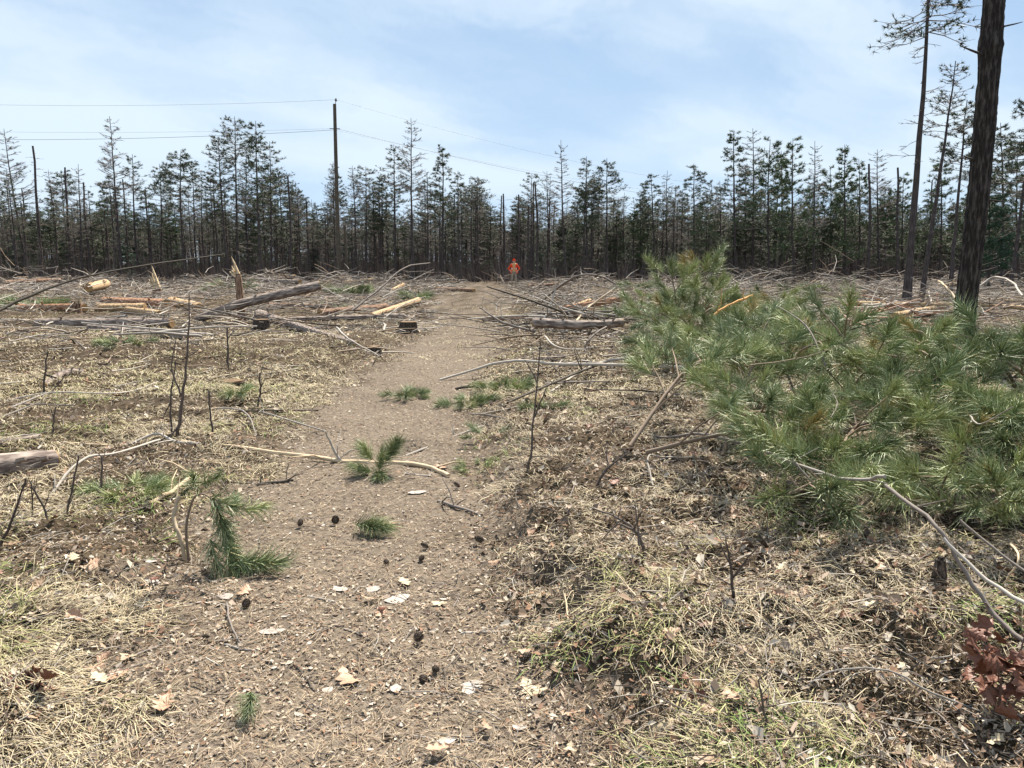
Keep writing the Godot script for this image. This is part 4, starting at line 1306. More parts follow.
	for q in [[0.0, 0.03, 0.0, 0.1, 1.0, 0.2], [0.05, 0.10, -0.05, 0.35, 1.0, -0.1], [-0.05, 0.02, 0.05, -0.6, 0.3, 0.5], [0.1, 0.16, -0.1, 0.3, 1.0, 0.0], [0.0, 0.05, 0.08, 0.3, -0.05, 1.0], [-0.06, 0.12, 0.0, -0.5, 0.8, 0.1]]:
		for k in 2:
			put_tuft(up, Vector3(q[0], q[1], q[2]) * 0.8, Vector3(q[3], q[4], q[5]) + Vector3(rng.randf_range(-0.4, 0.4), 0, rng.randf_range(-0.4, 0.4)), 0.85)
	var gt := thing("pine_sprig", on_ground(-0.98, -2.68), "small green needle tuft at the left bottom of the path", "pine sprig", g)
	put_tuft(gt, Vector3(0, 0.09, 0), Vector3(0.15, -0.55, 0.8), 0.5, 0)
	put_tuft(gt, Vector3(0.01, 0.08, 0), Vector3(-0.2, -0.5, 0.8), 0.45, 2)
	var small := [ # label, x, z, size, count
		["clump of green needles on the path right of the dark stone", -1.32, -9.4, 1.2, 7], ["green bough lying at the path edge under the dark branch", -0.55, -8.9, 1.3, 9],
		["green bough beside the slash poles right of the path", -0.1, -9.6, 1.4, 9], ["green needles by the end of the straight stick", -0.2, -6.9, 1.0, 5],
		["green needles under the leaning sapling stems at left", -2.55, -5.0, 1.1, 8], ["mossy green sprig on the right bank near the stick", -0.28, -6.1, 0.8, 5],
		["dull green sprig lying in grass below the left logs", -6.6, -13.2, 1.8, 7], ["small pine bough under the low left stump", -3.3, -8.9, 1.2, 5],
		["far green bough heaped near the far pale logs", -8.0, -38.0, 4.0, 12], ["far green bough before the forest left of the pole", -16.5, -45.0, 5.0, 16],
		["dark green bough heap at the left edge", -16.6, -27.0, 4.0, 18], ["far green bough right of the pale jutting log", -4.4, -34.0, 3.5, 10],
		["green tip beside the dark brown log", -6.2, -27.0, 2.2, 7], ["far green bough right of the person", 7.0, -44.0, 4.5, 14], ["green bough on the far side of the slash heap", 3.2, -22.0, 3.0, 14], ["second green bough behind the slash heap", 4.6, -24.0, 3.4, 14], ["far green bough in front of the right pines", 15.0, -40.0, 4.5, 14],
		["green bough lying at the foot of the thick trunk", 8.0, -12.2, 1.8, 10], ["green bough at the right edge beyond the heap", 9.5, -13.5, 2.0, 14], ["green bough between the heap and the thick trunk", 6.8, -11.2, 1.6, 12], ["green bough left of the sapling by the slash poles", 0.35, -8.2, 1.2, 7]]
	for q in small:
		var o := thing("pine_sprig", on_ground(q[1], q[2]), q[0], "pine sprig", g)
		var sz: float = q[3]
		for k in int(q[4] * 1.6):
			var a := rng.randf() * TAU
			var reach := sqrt(rng.randf()) * 0.17 * sz
			put_tuft(o, Vector3(cos(a) * reach, rng.randf_range(0.01, 0.05) * sz, sin(a) * reach * 0.8), Vector3(cos(a), rng.randf_range(-0.05, 0.4), sin(a)), sz * rng.randf_range(0.5, 0.8))


# ---------------------------------------------------------------- the trees standing in the clearing
func make_near_trees() -> void:
	rng.seed = 61
	var bumps := FastNoiseLite.new()
	bumps.seed = 8
	bumps.frequency = 3.2
	bumps.fractal_octaves = 3
	# the thick trunk
	var H := 12.5
	var o := thing("pine_tree", on_ground(7.78, -13.3), "thick scaly barked pine trunk standing alone on the right", "tree")
	var s := Shape.new()
	var rows := 150
	var sides := 40
	for k in rows + 1:
		var t := float(k) / rows
		var y := -0.1 + H * t
		var r := 0.168 * (1.0 - 0.06 * minf(y, 6.0) / 6.0) * (1.0 - 0.85 * maxf(0.0, (y - 6.0) / 6.5)) + 0.07 * exp(-maxf(y, 0.0) * 3.5)
		r += 0.022 * exp(-pow((y - 5.05) / 0.16, 2.0))
		var cx := 0.05 * sin(y * 0.55) + 0.006 * y
		for j in sides + 1:
			var a := TAU * (j % sides) / sides
			var d := Vector3(cos(a), 0, sin(a))
			var f := bumps.get_noise_3d(cos(a) * 1.1, y * 0.5, sin(a) * 1.1)
			var g := bumps.get_noise_3d(cos(a) * 3.0 + 9.0, y * 2.2, sin(a) * 3.0)
			s.v.append(Vector3(cx, y, 0) + d * r * (1.0 + 0.07 * f + 0.08 * signf(g) * sqrt(absf(g))))
			s.n.append(d)
			s.uv.append(Vector2(float(j) / sides * 5.0, y * 4.0))
			s.c.append(Color.WHITE)
	for k in rows:
		for j in sides:
			var i := k * (sides + 1) + j
			s.ix.append_array([i, i + 1, i + sides + 2, i, i + sides + 2, i + sides + 1])
	for k in range(1, rows):
		for j in sides + 1:
			var i := k * (sides + 1) + j
			var du := s.v[k * (sides + 1) + (j + 1) % sides] - s.v[k * (sides + 1) + (j + sides - 1) % sides]
			var dv := s.v[i + sides + 1] - s.v[i - sides - 1]
			s.n[i] = dv.cross(du).normalized()
	part(o, "trunk", s.mesh(M.trunk))
	for q in [[4.9, -0.42, 0.14, 0.024], [3.25, -0.2, 0.06, 0.02], [5.35, 0.25, 0.05, 0.016], [2.6, 0.22, -0.03, 0.015], [1.4, 0.24, 0.1, 0.02]]:
		var w := Shape.new()
		var sg := signf(q[1])
		w.tube([Vector3(0.08 + sg * 0.12, q[0], 0.03), Vector3(0.06 + sg * 0.2 + q[1] * 0.4, q[0] + q[2] * 0.5, 0.08), Vector3(0.06 + sg * 0.16 + q[1], q[0] + q[2], 0.1)], [q[3], q[3] * 0.7, q[3] * 0.3], 7, Color(0.05, 0.042, 0.038), 0.1, true, rng)
		part(o.get_child(0), "branch_stub", w.mesh(M.stick))
	var p: Dictionary = PINES.tufted.duplicate()
	p.merge({"seed": 3, "h": H, "low": 0.62, "alive": 0.64, "reach": 2.4, "branches": 70, "sway": 0.0}, true)
	var parts := make_pine(p)
	part(o, "branchwork", parts[1].mesh(M.stick), "stuff")
	part(o, "crown", parts[2].mesh(M.far_needle))
	# the two slender ones behind it
	var slim := [
		["tall slender pine with drooping sparse top, left of the thick trunk", 15.3, -30.0, 14.0, 0.155, {"low": 0.36, "alive": 0.70, "reach": 1.7, "dead": 0.85, "branches": 56, "twigs": 5.0, "needles": 0.55, "clump": 0.22, "rise": -0.15, "sway": 0.15}, -0.008],
		["leaning thin pine with a bare feathery top between the slender pine and thick trunk", 18.0, -34.0, 9.9, 0.12, {"sway": 0.4, "low": 0.42, "alive": 0.66, "reach": 1.25, "dead": 0.5, "branches": 70, "twigs": 9.0, "needles": 0.16, "clump": 0.18, "rise": 0.4}, 0.06],
		["straight thin dark pine close behind the thick trunk", 24.3, -43.0, 10.2, 0.13, {"low": 0.4, "alive": 0.62, "reach": 1.5, "branches": 50, "needles": 0.7}, 0.0],
		["thin dark pine with wide branches right of the thick trunk", 27.6, -43.0, 10.4, 0.12, {"low": 0.3, "alive": 0.5, "reach": 2.3, "branches": 54, "needles": 0.8, "rise": 0.1}, 0.02]]
	for q in slim:
		var d: Dictionary = PINES.sparse.duplicate()
		d.merge({"seed": int(q[1] * 10), "h": q[3], "r": q[4]}, true)
		d.merge(q[5], true)
		var t := thing("pine_tree", on_ground(q[1], q[2]), q[0], "tree", "slender pines in the clearing")
		t.basis = Basis(Vector3.BACK, -q[6])
		var m := make_pine(d)
		part(t, "trunk", m[0].mesh(M.far_trunk))
		part(t, "branchwork", m[1].mesh(M.stick), "stuff")
		part(t, "crown", m[2].mesh(M.far_needle))
	# a dead pine just outside the frame, one grey limb of which reaches in
	var e := thing("dead_pine", on_ground(7.3, -9.0), "grey broken limb of a dead pine reaching in at the right edge", "tree")
	var tr := Shape.new()
	tr.tube([Vector3(0, -0.1, 0), Vector3(0, 2, 0), Vector3(0.05, 4.2, 0)], [0.13, 0.11, 0.08], 10, Color.WHITE, 0.06, true, rng)
	part(e, "trunk", tr.mesh(M.trunk))
	var lm := Shape.new()
	lm.tube([Vector3(0, 2.42, 0), Vector3(-0.7, 2.28, 0.1), Vector3(-1.46, 2.05, 0.15)], [0.06, 0.052, 0.046], 9, Color(0.30, 0.27, 0.25), 0.08, true, rng)
	part(e, "limb", lm.mesh(M.stick))


func make_pole() -> void:
	var o := thing("utility_pole", on_ground(-12.45, -56.0), "tall dark wooden utility pole in front of the forest", "utility pole")
	var s := Shape.new()
	s.tube([Vector3(0, -0.3, 0), Vector3(0.03, 6, 0), Vector3(0.1, 12.4, 0)], [0.165, 0.14, 0.11], 14, Color.WHITE, 0.02, true, rng)
	part(o, "shaft", s.mesh(M.pole))
	var i := Shape.new()
	i.tube([Vector3(0.14, 12.35, 0), Vector3(0.2, 12.6, 0)], [0.02, 0.02], 6, Color.WHITE)
	part(o, "pin", i.mesh(M.wire))
	var g := Shape.new()
	g.tube([Vector3(0.2, 12.58, 0), Vector3(0.2, 12.64, 0), Vector3(0.2, 12.7, 0), Vector3(0.2, 12.76, 0)], [0.06, 0.09, 0.05, 0.07], 10, Color.WHITE)
	part(o.get_child(-1), "insulator", g.mesh(M.glass))
	var b := Shape.new()
	b.tube([Vector3(-0.3, 10.75, 0.05), Vector3(0.1, 10.75, 0.05), Vector3(0.42, 10.75, 0.05)], [0.025, 0.025, 0.025], 6, Color.WHITE)
	part(o, "bracket", b.mesh(M.wire))
	var short := thing("wooden_post", on_ground(-12.0, -56.6), "short wooden post close beside the utility pole", "post")
	var q := Shape.new()
	q.tube([Vector3(0, -0.2, 0), Vector3(-0.02, 2.0, 0), Vector3(-0.06, 4.2, 0)], [0.11, 0.1, 0.09], 10, Color.WHITE, 0.03, true, rng)
	part(short, "shaft", q.mesh(M.pole))
	var top := Vector3(-12.25, 12.75, -56.0)
	var arm := Vector3(-12.0, 10.75, -55.95)
	var arm2 := Vector3(-12.75, 10.8, -55.95)
	for w in [["top power line running left from the pole", top, Vector3(-62, 13.2, -52), 0.9, 0.006], ["top power line running right from the pole", top, Vector3(52, 11.2, -112), 2.2, 0.006],
		["thick lower cable running left from the pole", arm, Vector3(-62, 10.6, -52), 0.9, 0.011], ["thick lower cable running right from the pole", arm, Vector3(52, 9.0, -112), 1.9, 0.011],
		["thin lower wire running left from the pole", arm2, Vector3(-62, 11.1, -52.5), 0.6, 0.005], ["thin lower wire running right from the pole", arm2, Vector3(52, 9.8, -112), 1.8, 0.005]]:
		var pts := []
		var rad := []
		for k in 41:
			var t := k / 40.0
			var p: Vector3 = w[1].lerp(w[2], t)
			p.y -= w[3] * 4.0 * t * (1.0 - t)
			pts.append(p)
			rad.append(w[4])
		var l := Shape.new()
		l.tube(pts, rad, 5, Color.WHITE)
		one("power_line", l.mesh(M.wire), w[0], "cable", "power lines at the pole")


# ================================================================ the person, one continuous surface
func surface_net(bones: Array, lo: Vector3, hi: Vector3, cell: float, join: float, colour: Callable, s: Shape) -> void:
	var nx := int((hi.x - lo.x) / cell) + 2
	var ny := int((hi.y - lo.y) / cell) + 2
	var nz := int((hi.z - lo.z) / cell) + 2
	var f := PackedFloat32Array()
	f.resize(nx * ny * nz)
	for z in nz:
		for y in ny:
			for x in nx:
				var p := lo + Vector3(x, y, z) * cell
				var d := 9.0
				for b in bones:
					var a: Vector3 = b[0]
					var e: Vector3 = b[1] - a
					var t := clampf((p - a).dot(e) / maxf(e.length_squared(), 1e-6), 0.0, 1.0)
					var v: Vector3 = p - a - e * t
					var flat: float = b[4]
					v.z /= flat
					var k := v.length() - lerpf(b[2], b[3], t)
					if k < d + join:
						var h := clampf(0.5 + 0.5 * (d - k) / join, 0.0, 1.0)
						d = lerpf(d, k, h) - join * h * (1.0 - h)
				f[x + nx * (y + ny * z)] = d
	var at := {}
	var step := [1, nx, nx * ny]
	for z in nz - 1:
		for y in ny - 1:
			for x in nx - 1:
				var i := x + nx * (y + ny * z)
				var sum := Vector3.ZERO
				var n := 0
				for c in 8:
					var ca := i + (c & 1) + nx * ((c >> 1) & 1) + nx * ny * (c >> 2)
					for axis in 3:
						if c & (1 << axis):
							continue
						var cb: int = ca + step[axis]
						if (f[ca] < 0.0) != (f[cb] < 0.0):
							var q := Vector3(c & 1, (c >> 1) & 1, c >> 2)
							q[axis] += f[ca] / (f[ca] - f[cb])
							sum += q
							n += 1
				if n:
					at[i] = s.v.size()
					var p := lo + (Vector3(x, y, z) + sum / n) * cell
					s.v.append(p)
					s.n.append(Vector3(f[i + 1] - f[i], f[i + nx] - f[i], f[i + nx * ny] - f[i]).normalized())
					s.c.append(colour.call(p))
	for i: int in at:
		for axis in 3:
			var u: int = step[(axis + 1) % 3]
			var w: int = step[(axis + 2) % 3]
			var j: int = i + step[axis]
			if (f[i] < 0.0) == (f[j] < 0.0) or not (at.has(i - u) and at.has(i - w) and at.has(i - u - w)):
				continue
			var a: int = at[i]
			var b: int = at[i - u]
			var c: int = at[i - u - w]
			var d: int = at[i - w]
			if f[i] < 0.0:
				s.ix.append_array([a, c, b, a, d, c])
			else:
				s.ix.append_array([a, b, c, a, c, d])


func make_person() -> void:
	var o := thing("person", on_ground(0.13, -50.3), "person in orange cap and orange open jacket standing at the forest edge, hands on hips", "person")
	var skin := Color(0.46, 0.27, 0.19)
	var body := Shape.new()
	var bones := [ # from, to, radii, flatness in depth
		[Vector3(0, 0.98, 0), Vector3(0, 1.18, 0), 0.155, 0.15, 0.72], [Vector3(0, 1.18, 0), Vector3(0, 1.40, 0), 0.15, 0.165, 0.7], [Vector3(-0.13, 1.44, 0), Vector3(0.13, 1.44, 0), 0.075, 0.075, 0.9],
		[Vector3(0, 1.46, 0), Vector3(0, 1.56, 0.01), 0.06, 0.055, 1.0]]
	for g in [-1.0, 1.0]:
		bones.append([Vector3(g * 0.09, 0.95, 0), Vector3(g * 0.12, 0.50, 0.02), 0.095, 0.062, 1.0])
		bones.append([Vector3(g * 0.12, 0.50, 0.02), Vector3(g * 0.13, 0.09, -0.01), 0.062, 0.043, 1.0])
		bones.append([Vector3(g * 0.13, 0.05, -0.03), Vector3(g * 0.16, 0.04, 0.15), 0.048, 0.04, 1.0])
		bones.append([Vector3(g * 0.19, 1.42, 0), Vector3(g * 0.36, 1.17, -0.03), 0.06, 0.047, 1.0])
		bones.append([Vector3(g * 0.36, 1.17, -0.03), Vector3(g * 0.225, 1.02, 0.07), 0.046, 0.034, 1.0])
	var dress := func(p: Vector3) -> Color:
		if p.y > 1.50 or (p.y < 1.08 and absf(p.x) > 0.2 and p.y > 0.9):
			return skin
		if p.y < 0.10:
			return Color(0.05, 0.04, 0.035)
		if p.y < 0.99:
			return Color(0.26, 0.22, 0.17)
		return Color(0.62, 0.07, 0.025) if absf(p.x) > 0.13 else Color(0.55, 0.30, 0.14)
	surface_net(bones, Vector3(-0.48, -0.03, -0.2), Vector3(0.48, 1.62, 0.26), 0.021, 0.035, dress, body)
	# head
	var head := [[Vector3(0, 1.62, 0.015), Vector3(0, 1.70, 0.0), 0.075, 0.092, 1.12], [Vector3(0, 1.575, 0.055), Vector3(0, 1.59, 0.05), 0.035, 0.04, 1.0], [Vector3(0, 1.665, 0.098), Vector3(0, 1.635, 0.118), 0.010, 0.014, 1.0],
		[Vector3(-0.09, 1.64, 0.0), Vector3(-0.092, 1.67, -0.005), 0.014, 0.018, 1.0], [Vector3(0.09, 1.64, 0.0), Vector3(0.092, 1.67, -0.005), 0.014, 0.018, 1.0], [Vector3(0, 1.53, 0), Vector3(0, 1.6, 0), 0.054, 0.056, 1.0]]
	var face := func(p: Vector3) -> Color:
		if p.z > 0.06 and absf(p.y - 1.602) < 0.006 and absf(p.x) < 0.025:
			return Color(0.35, 0.12, 0.1)
		if p.z > 0.06 and Vector2(absf(p.x) - 0.032, p.y - 1.668).length() < 0.01:
			return Color(0.03, 0.025, 0.02)
		if p.z < -0.02 and p.y > 1.6:
			return Color(0.08, 0.055, 0.035)
		return skin
	surface_net(head, Vector3(-0.13, 1.5, -0.13), Vector3(0.13, 1.82, 0.15), 0.008, 0.02, face, body)
	# hands: palm, four fingers and a thumb resting on the hips
	for g in [-1.0, 1.0]:
		var w := Vector3(g * 0.225, 1.02, 0.07)
		var hand := [[w, w + Vector3(-g * 0.04, -0.035, 0.05), 0.028, 0.026, 0.8]]
		for k in 4:
			var root := w + Vector3(-g * 0.045 + g * 0.008, -0.02 - 0.018 * k, 0.052)
			var l: float = [0.036, 0.04, 0.037, 0.029][k]
			hand.append([root, root + Vector3(-g * l, -0.012, 0.022), 0.0095, 0.0088, 1.0])
			hand.append([root + Vector3(-g * l, -0.012, 0.022), root + Vector3(-g * l * 1.7, -0.026, 0.012), 0.0088, 0.0078, 1.0])
		hand.append([w + Vector3(-g * 0.01, 0.0, 0.02), w + Vector3(-g * 0.012, 0.03, -0.03), 0.012, 0.010, 1.0])
		hand.append([w + Vector3(-g * 0.012, 0.03, -0.03), w + Vector3(-g * 0.03, 0.03, -0.055), 0.010, 0.009, 1.0])
		surface_net(hand, w - Vector3(0.14, 0.14, 0.1), w + Vector3(0.14, 0.08, 0.12), 0.005, 0.006, func(_p): return skin, body)
	part(o, "body", body.mesh(M.person))
	# open jacket: two front halves and a back, standing off the body
	var red := Color(0.72, 0.065, 0.025)
	for g in [-1.0, 1.0]:
		var j := Shape.new()
		var cols := 10
		for k in 9:
			var t := k / 8.0
			var y := lerpf(1.46, 0.88, t)
			var wide := lerpf(0.165, 0.235, t) + 0.02 * sin(t * 9.0)
			var deep := lerpf(0.10, 0.165, t)
			for c in cols + 1:
				var a := lerpf(-PI / 2.0, lerpf(0.9, 1.15, 1.0 - t), float(c) / cols)
				var fold := 1.0 + 0.03 * sin(c * 2.3 + k)
				j.v.append(Vector3(g * cos(a) * wide * fold, y, sin(a) * deep * fold))
				j.c.append(red if k != 4 else Color(0.75, 0.72, 0.6))
		for k in 8:
			for c in cols:
				var i := k * (cols + 1) + c
				j.ix.append_array([i, i + 1, i + cols + 2, i, i + cols + 2, i + cols + 1])
		part(o, "jacket_half", j.mesh(M.person))
	var cap := Shape.new()
	cap.tube([Vector3(0, 1.69, 0), Vector3(0, 1.73, 0), Vector3(0, 1.78, -0.005), Vector3(0, 1.81, -0.01), Vector3(0, 1.85, -0.01)], [0.103, 0.104, 0.088, 0.05, 0.012], 16, red)
	cap.uv.resize(0)
	part(o, "cap", cap.mesh(M.person))
	var brim := Shape.new()
	brim.tube([Vector3(0, 1.695, 0.05), Vector3(0, 1.71, 0.05)], [0.10, 0.095], 16, red * 0.8)
	brim.uv.resize(0)
	part(o.get_child(-1), "brim", brim.mesh(M.person))


# ================================================================ small things on the ground
func oak_leaf(number: int) -> Shape:
	var r := RandomNumberGenerator.new()
	r.seed = number
	var s := Shape.new()
	var rows := 12
	var curl := r.randf_range(0.15, 0.55)
	var cup := r.randf_range(-0.5, 0.6)
	var twist := r.randf_range(-0.5, 0.5)
	for k in rows + 1:
		var t := float(k) / rows
		var w := 0.30 * pow(sin(PI * clampf(t * 0.93 + 0.03, 0, 1)), 0.7) * (1.0 + 0.42 * sin(t * 21.0 + number)) * lerpf(0.55, 1.1, t)
		var mid := Vector3(t - 0.5, curl * pow(t - 0.5, 2.0) + 0.04, 0.05 * sin(t * 4.0))
		for e in [-1.0, -0.5, 0.0, 0.5, 1.0]:
			var lift: float = cup * e * e * w + twist * (t - 0.5) * e * w + r.randf_range(-0.015, 0.015)
			s.v.append(mid + Vector3(0.05 * absf(e), lift, e * w))
			s.c.append(Color.WHITE)
	for k in rows:
		for e in 4:
			var i := k * 5 + e
			s.ix.append_array([i, i + 5, i + 1, i + 1, i + 5, i + 6])
	return s


func lay(o: Node3D, x: float, z: float, up: float, turn: float, tilt: float, size: float) -> void:
	var e := 0.04
	var nrm := Vector3(height(x - e, z) - height(x + e, z), 2.0 * e, height(x, z - e) - height(x, z + e)).normalized()
	var b := Basis(Quaternion(Vector3.UP, nrm)) * Basis(Vector3.UP, turn) * Basis(Vector3(1, 0, 0.4).normalized(), tilt)
	o.transform = Transform3D(b.scaled_local(Vector3.ONE * size), on_ground(x, z, up))


func make_small() -> void:
	rng.seed = 83
	var leaves := {}
	for k in ["pale", "tan", "red", "brown"]:
		leaves[k] = []
		for i in 4:
			leaves[k].append(oak_leaf(i * 7 + k.length()).mesh(M["leaf_" + k]))
	for l in LEAVES:
		var o := one("fallen_leaf", leaves[l[4]][rng.randi() % 4], l[0], "leaf", "fallen oak leaves")
		lay(o, l[1], l[2], 0.012, rng.randf() * TAU, rng.randf_range(-0.25, 0.25), l[3] * 2.0)
	var n := 0
	while n < 150:
		var z := -1.9 * pow(5.0, rng.randf())
		var x := rng.randf_range(-0.72, 0.72) * -z
		var out := off_path(x, z)
		if out < -0.1 and rng.randf() < 0.75 or (x < 0.0 and rng.randf() < 0.4):
			continue
		var kind: String = ["pale", "tan", "brown", "brown", "red"][rng.randi() % 5]
		var where := "on the dirt path" if out < 0.0 else "in the grass left of the path" if x < -1.0 else "in the litter right of the path"
		var o := one("fallen_leaf", leaves[kind][rng.randi() % 4], "%s dry oak leaf lying %s" % [{"pale": "pale", "tan": "tan", "brown": "dull brown", "red": "rusty"}[kind], where], "leaf", "scattered dry oak leaves")
		lay(o, x, z, 0.015 + rng.randf() * 0.02, rng.randf() * TAU, rng.randf_range(-0.8, 0.8), rng.randf_range(0.045, 0.095))
		n += 1
	# bark flakes
	var flakes := []
	for i in 5:
		var r := RandomNumberGenerator.new()
		r.seed = i + 3
		var s := Shape.new()
		var c := 9
		var top := []
		var low := []
		for k in c:
			var a := TAU * k / c
			var q := r.randf_range(0.65, 1.0)
			var x := cos(a) * 0.5 * q
			var zz := sin(a) * 0.5 * q
			var y := 0.16 * x * x - 0.35 * zz * zz + r.randf_range(-0.02, 0.02) + 0.05
			top.append(Vector3(x, y + 0.025, zz))
			low.append(Vector3(x * 0.97, y - 0.025, zz * 0.97))
		for k in c:
			var m := (k + 1) % c
			s.tri(Vector3(0, 0.08, 0), top[k], top[m], Color.WHITE)
			s.tri(Vector3(0, 0.02, 0), low[m], low[k], Color.WHITE)
			s.quad(top[k], low[k], low[m], top[m], Color.WHITE)
		flakes.append(s.mesh(M.flake))
	for b in BARKS:
		var o := one("bark_flake", flakes[rng.randi() % 5], b[0], "bark", "bark flakes on the path")
		lay(o, b[1], b[2], 0.006, rng.randf_range(-0.5, 0.5), rng.randf_range(-0.12, 0.12), 1.0)
		o.transform = o.transform.scaled_local(Vector3(b[3] * 2.0, b[4], b[4] * 2.2))
	for i in 90:
		var z := -2.3 - pow(rng.randf(), 1.4) * 4.5
		var x := lerpf(table(z, PATH_L), table(z, PATH_R), rng.randf_range(0.02, 1.05))
		var o := one("bark_flake", flakes[rng.randi() % 5], "small weathered bark flake among the litter on the path", "bark", "small bark flakes on the path")
		lay(o, x, z, 0.004, rng.randf() * TAU, rng.randf_range(-0.2, 0.2), 1.0)
		var k := rng.randf_range(0.02, 0.055)
		o.transform = o.transform.scaled_local(Vector3(k, k * 0.35, k * rng.randf_range(0.3, 0.55)))
	# cones
	var cones := []
	for v in 2:
		var s := Shape.new()
		for k in 120:
			var t := k / 120.0
			var a := k * 2.39996
			var r := 0.36 * pow(sin(PI * (t * 0.9 + 0.08)), 0.7)
			var d := Vector3(cos(a), 0, sin(a))
			var side := Vector3(-sin(a), 0, cos(a)) * 0.10
			var foot := Vector3(0, t - 0.05, 0) + d * r * 0.35
			var tip := Vector3(0, t + 0.06, 0) + d * r * rng.randf_range(1.1, 1.35)
			var tone := Color(0.055, 0.038, 0.028) * rng.randf_range(0.7, 1.6)
			s.quad(foot - side * 0.4, tip - side, tip + side + Vector3(0, 0.01, 0), foot + side * 0.4, tone)
			s.tri(tip - side, tip + d * 0.03 + Vector3(0, -0.05, 0), tip + side, Color(0.11, 0.085, 0.065))
		cones.append(s.mesh(M.cone))
	for q in CONES:
		var o := one("pine_cone", cones[rng.randi() % 2], q[0], "pine cone", "pine cones on the ground")
		var k: float = q[3] * 1.5
		o.transform = Transform3D((Basis(Vector3.UP, rng.randf() * TAU) * Basis(Vector3.RIGHT, rng.randf_range(0.9, 1.5))).scaled_local(Vector3(k, k * 1.25, k)), on_ground(q[1], q[2], k * 0.4))
	# oak seedling that kept its dead leaves, bottom right, and a smaller one at bottom left
	for q in [["oak seedling with rust red dead leaves in the bottom right corner", Vector2(1.66, -2.42), 46, 0.26, 0.30], ["low oak seedling with a few rusty leaves at the left edge", Vector2(-1.82, -2.72), 7, 0.12, 0.1]]:
		var at: Vector2 = q[1]
		var o := thing("oak_seedling", on_ground(at.x, at.y), q[0], "seedling", "oak seedlings with dead leaves")
		var spread_r: float = q[3]
		var high: float = q[4]
		var stems := []
		for k in 4:
			var s := Shape.new()
			var tip := Vector3(rng.randf_range(-1, 1) * spread_r * 0.6, high * rng.randf_range(0.6, 1.0), rng.randf_range(-1, 1) * spread_r * 0.6)
			s.tube([Vector3(0, -0.02, 0), tip * 0.5 + Vector3(0.01, 0.02, 0), tip], [0.006, 0.004, 0.002], 5, Color(0.12, 0.08, 0.06))
			part(o, "stem", s.mesh(M.stick))
			stems.append(tip)
		for k in int(q[2]):
			var pick := rng.randi() % 4
			var m := part(o.get_child(pick), "leaf", leaves["red"][rng.randi() % 4])
			var b: Vector3 = stems[pick]
			m.transform = Transform3D(Basis.from_euler(Vector3(rng.randf_range(-1, 1), rng.randf() * TAU, rng.randf_range(-1, 1))).scaled_local(Vector3.ONE * rng.randf_range(0.07, 0.12)), b * rng.randf_range(0.35, 1.05) + Vector3(rng.randf_range(-1, 1), rng.randf_range(-0.3, 0.3), rng.randf_range(-1, 1)) * spread_r * 0.3)


func near_spot(nearest: float, reach: float, even: float) -> Vector2:
	var z := -nearest * pow(reach / nearest, pow(rng.randf(), even))
	return Vector2(rng.randf_range(-1, 1) * (0.95 * -z + 1.0), z)


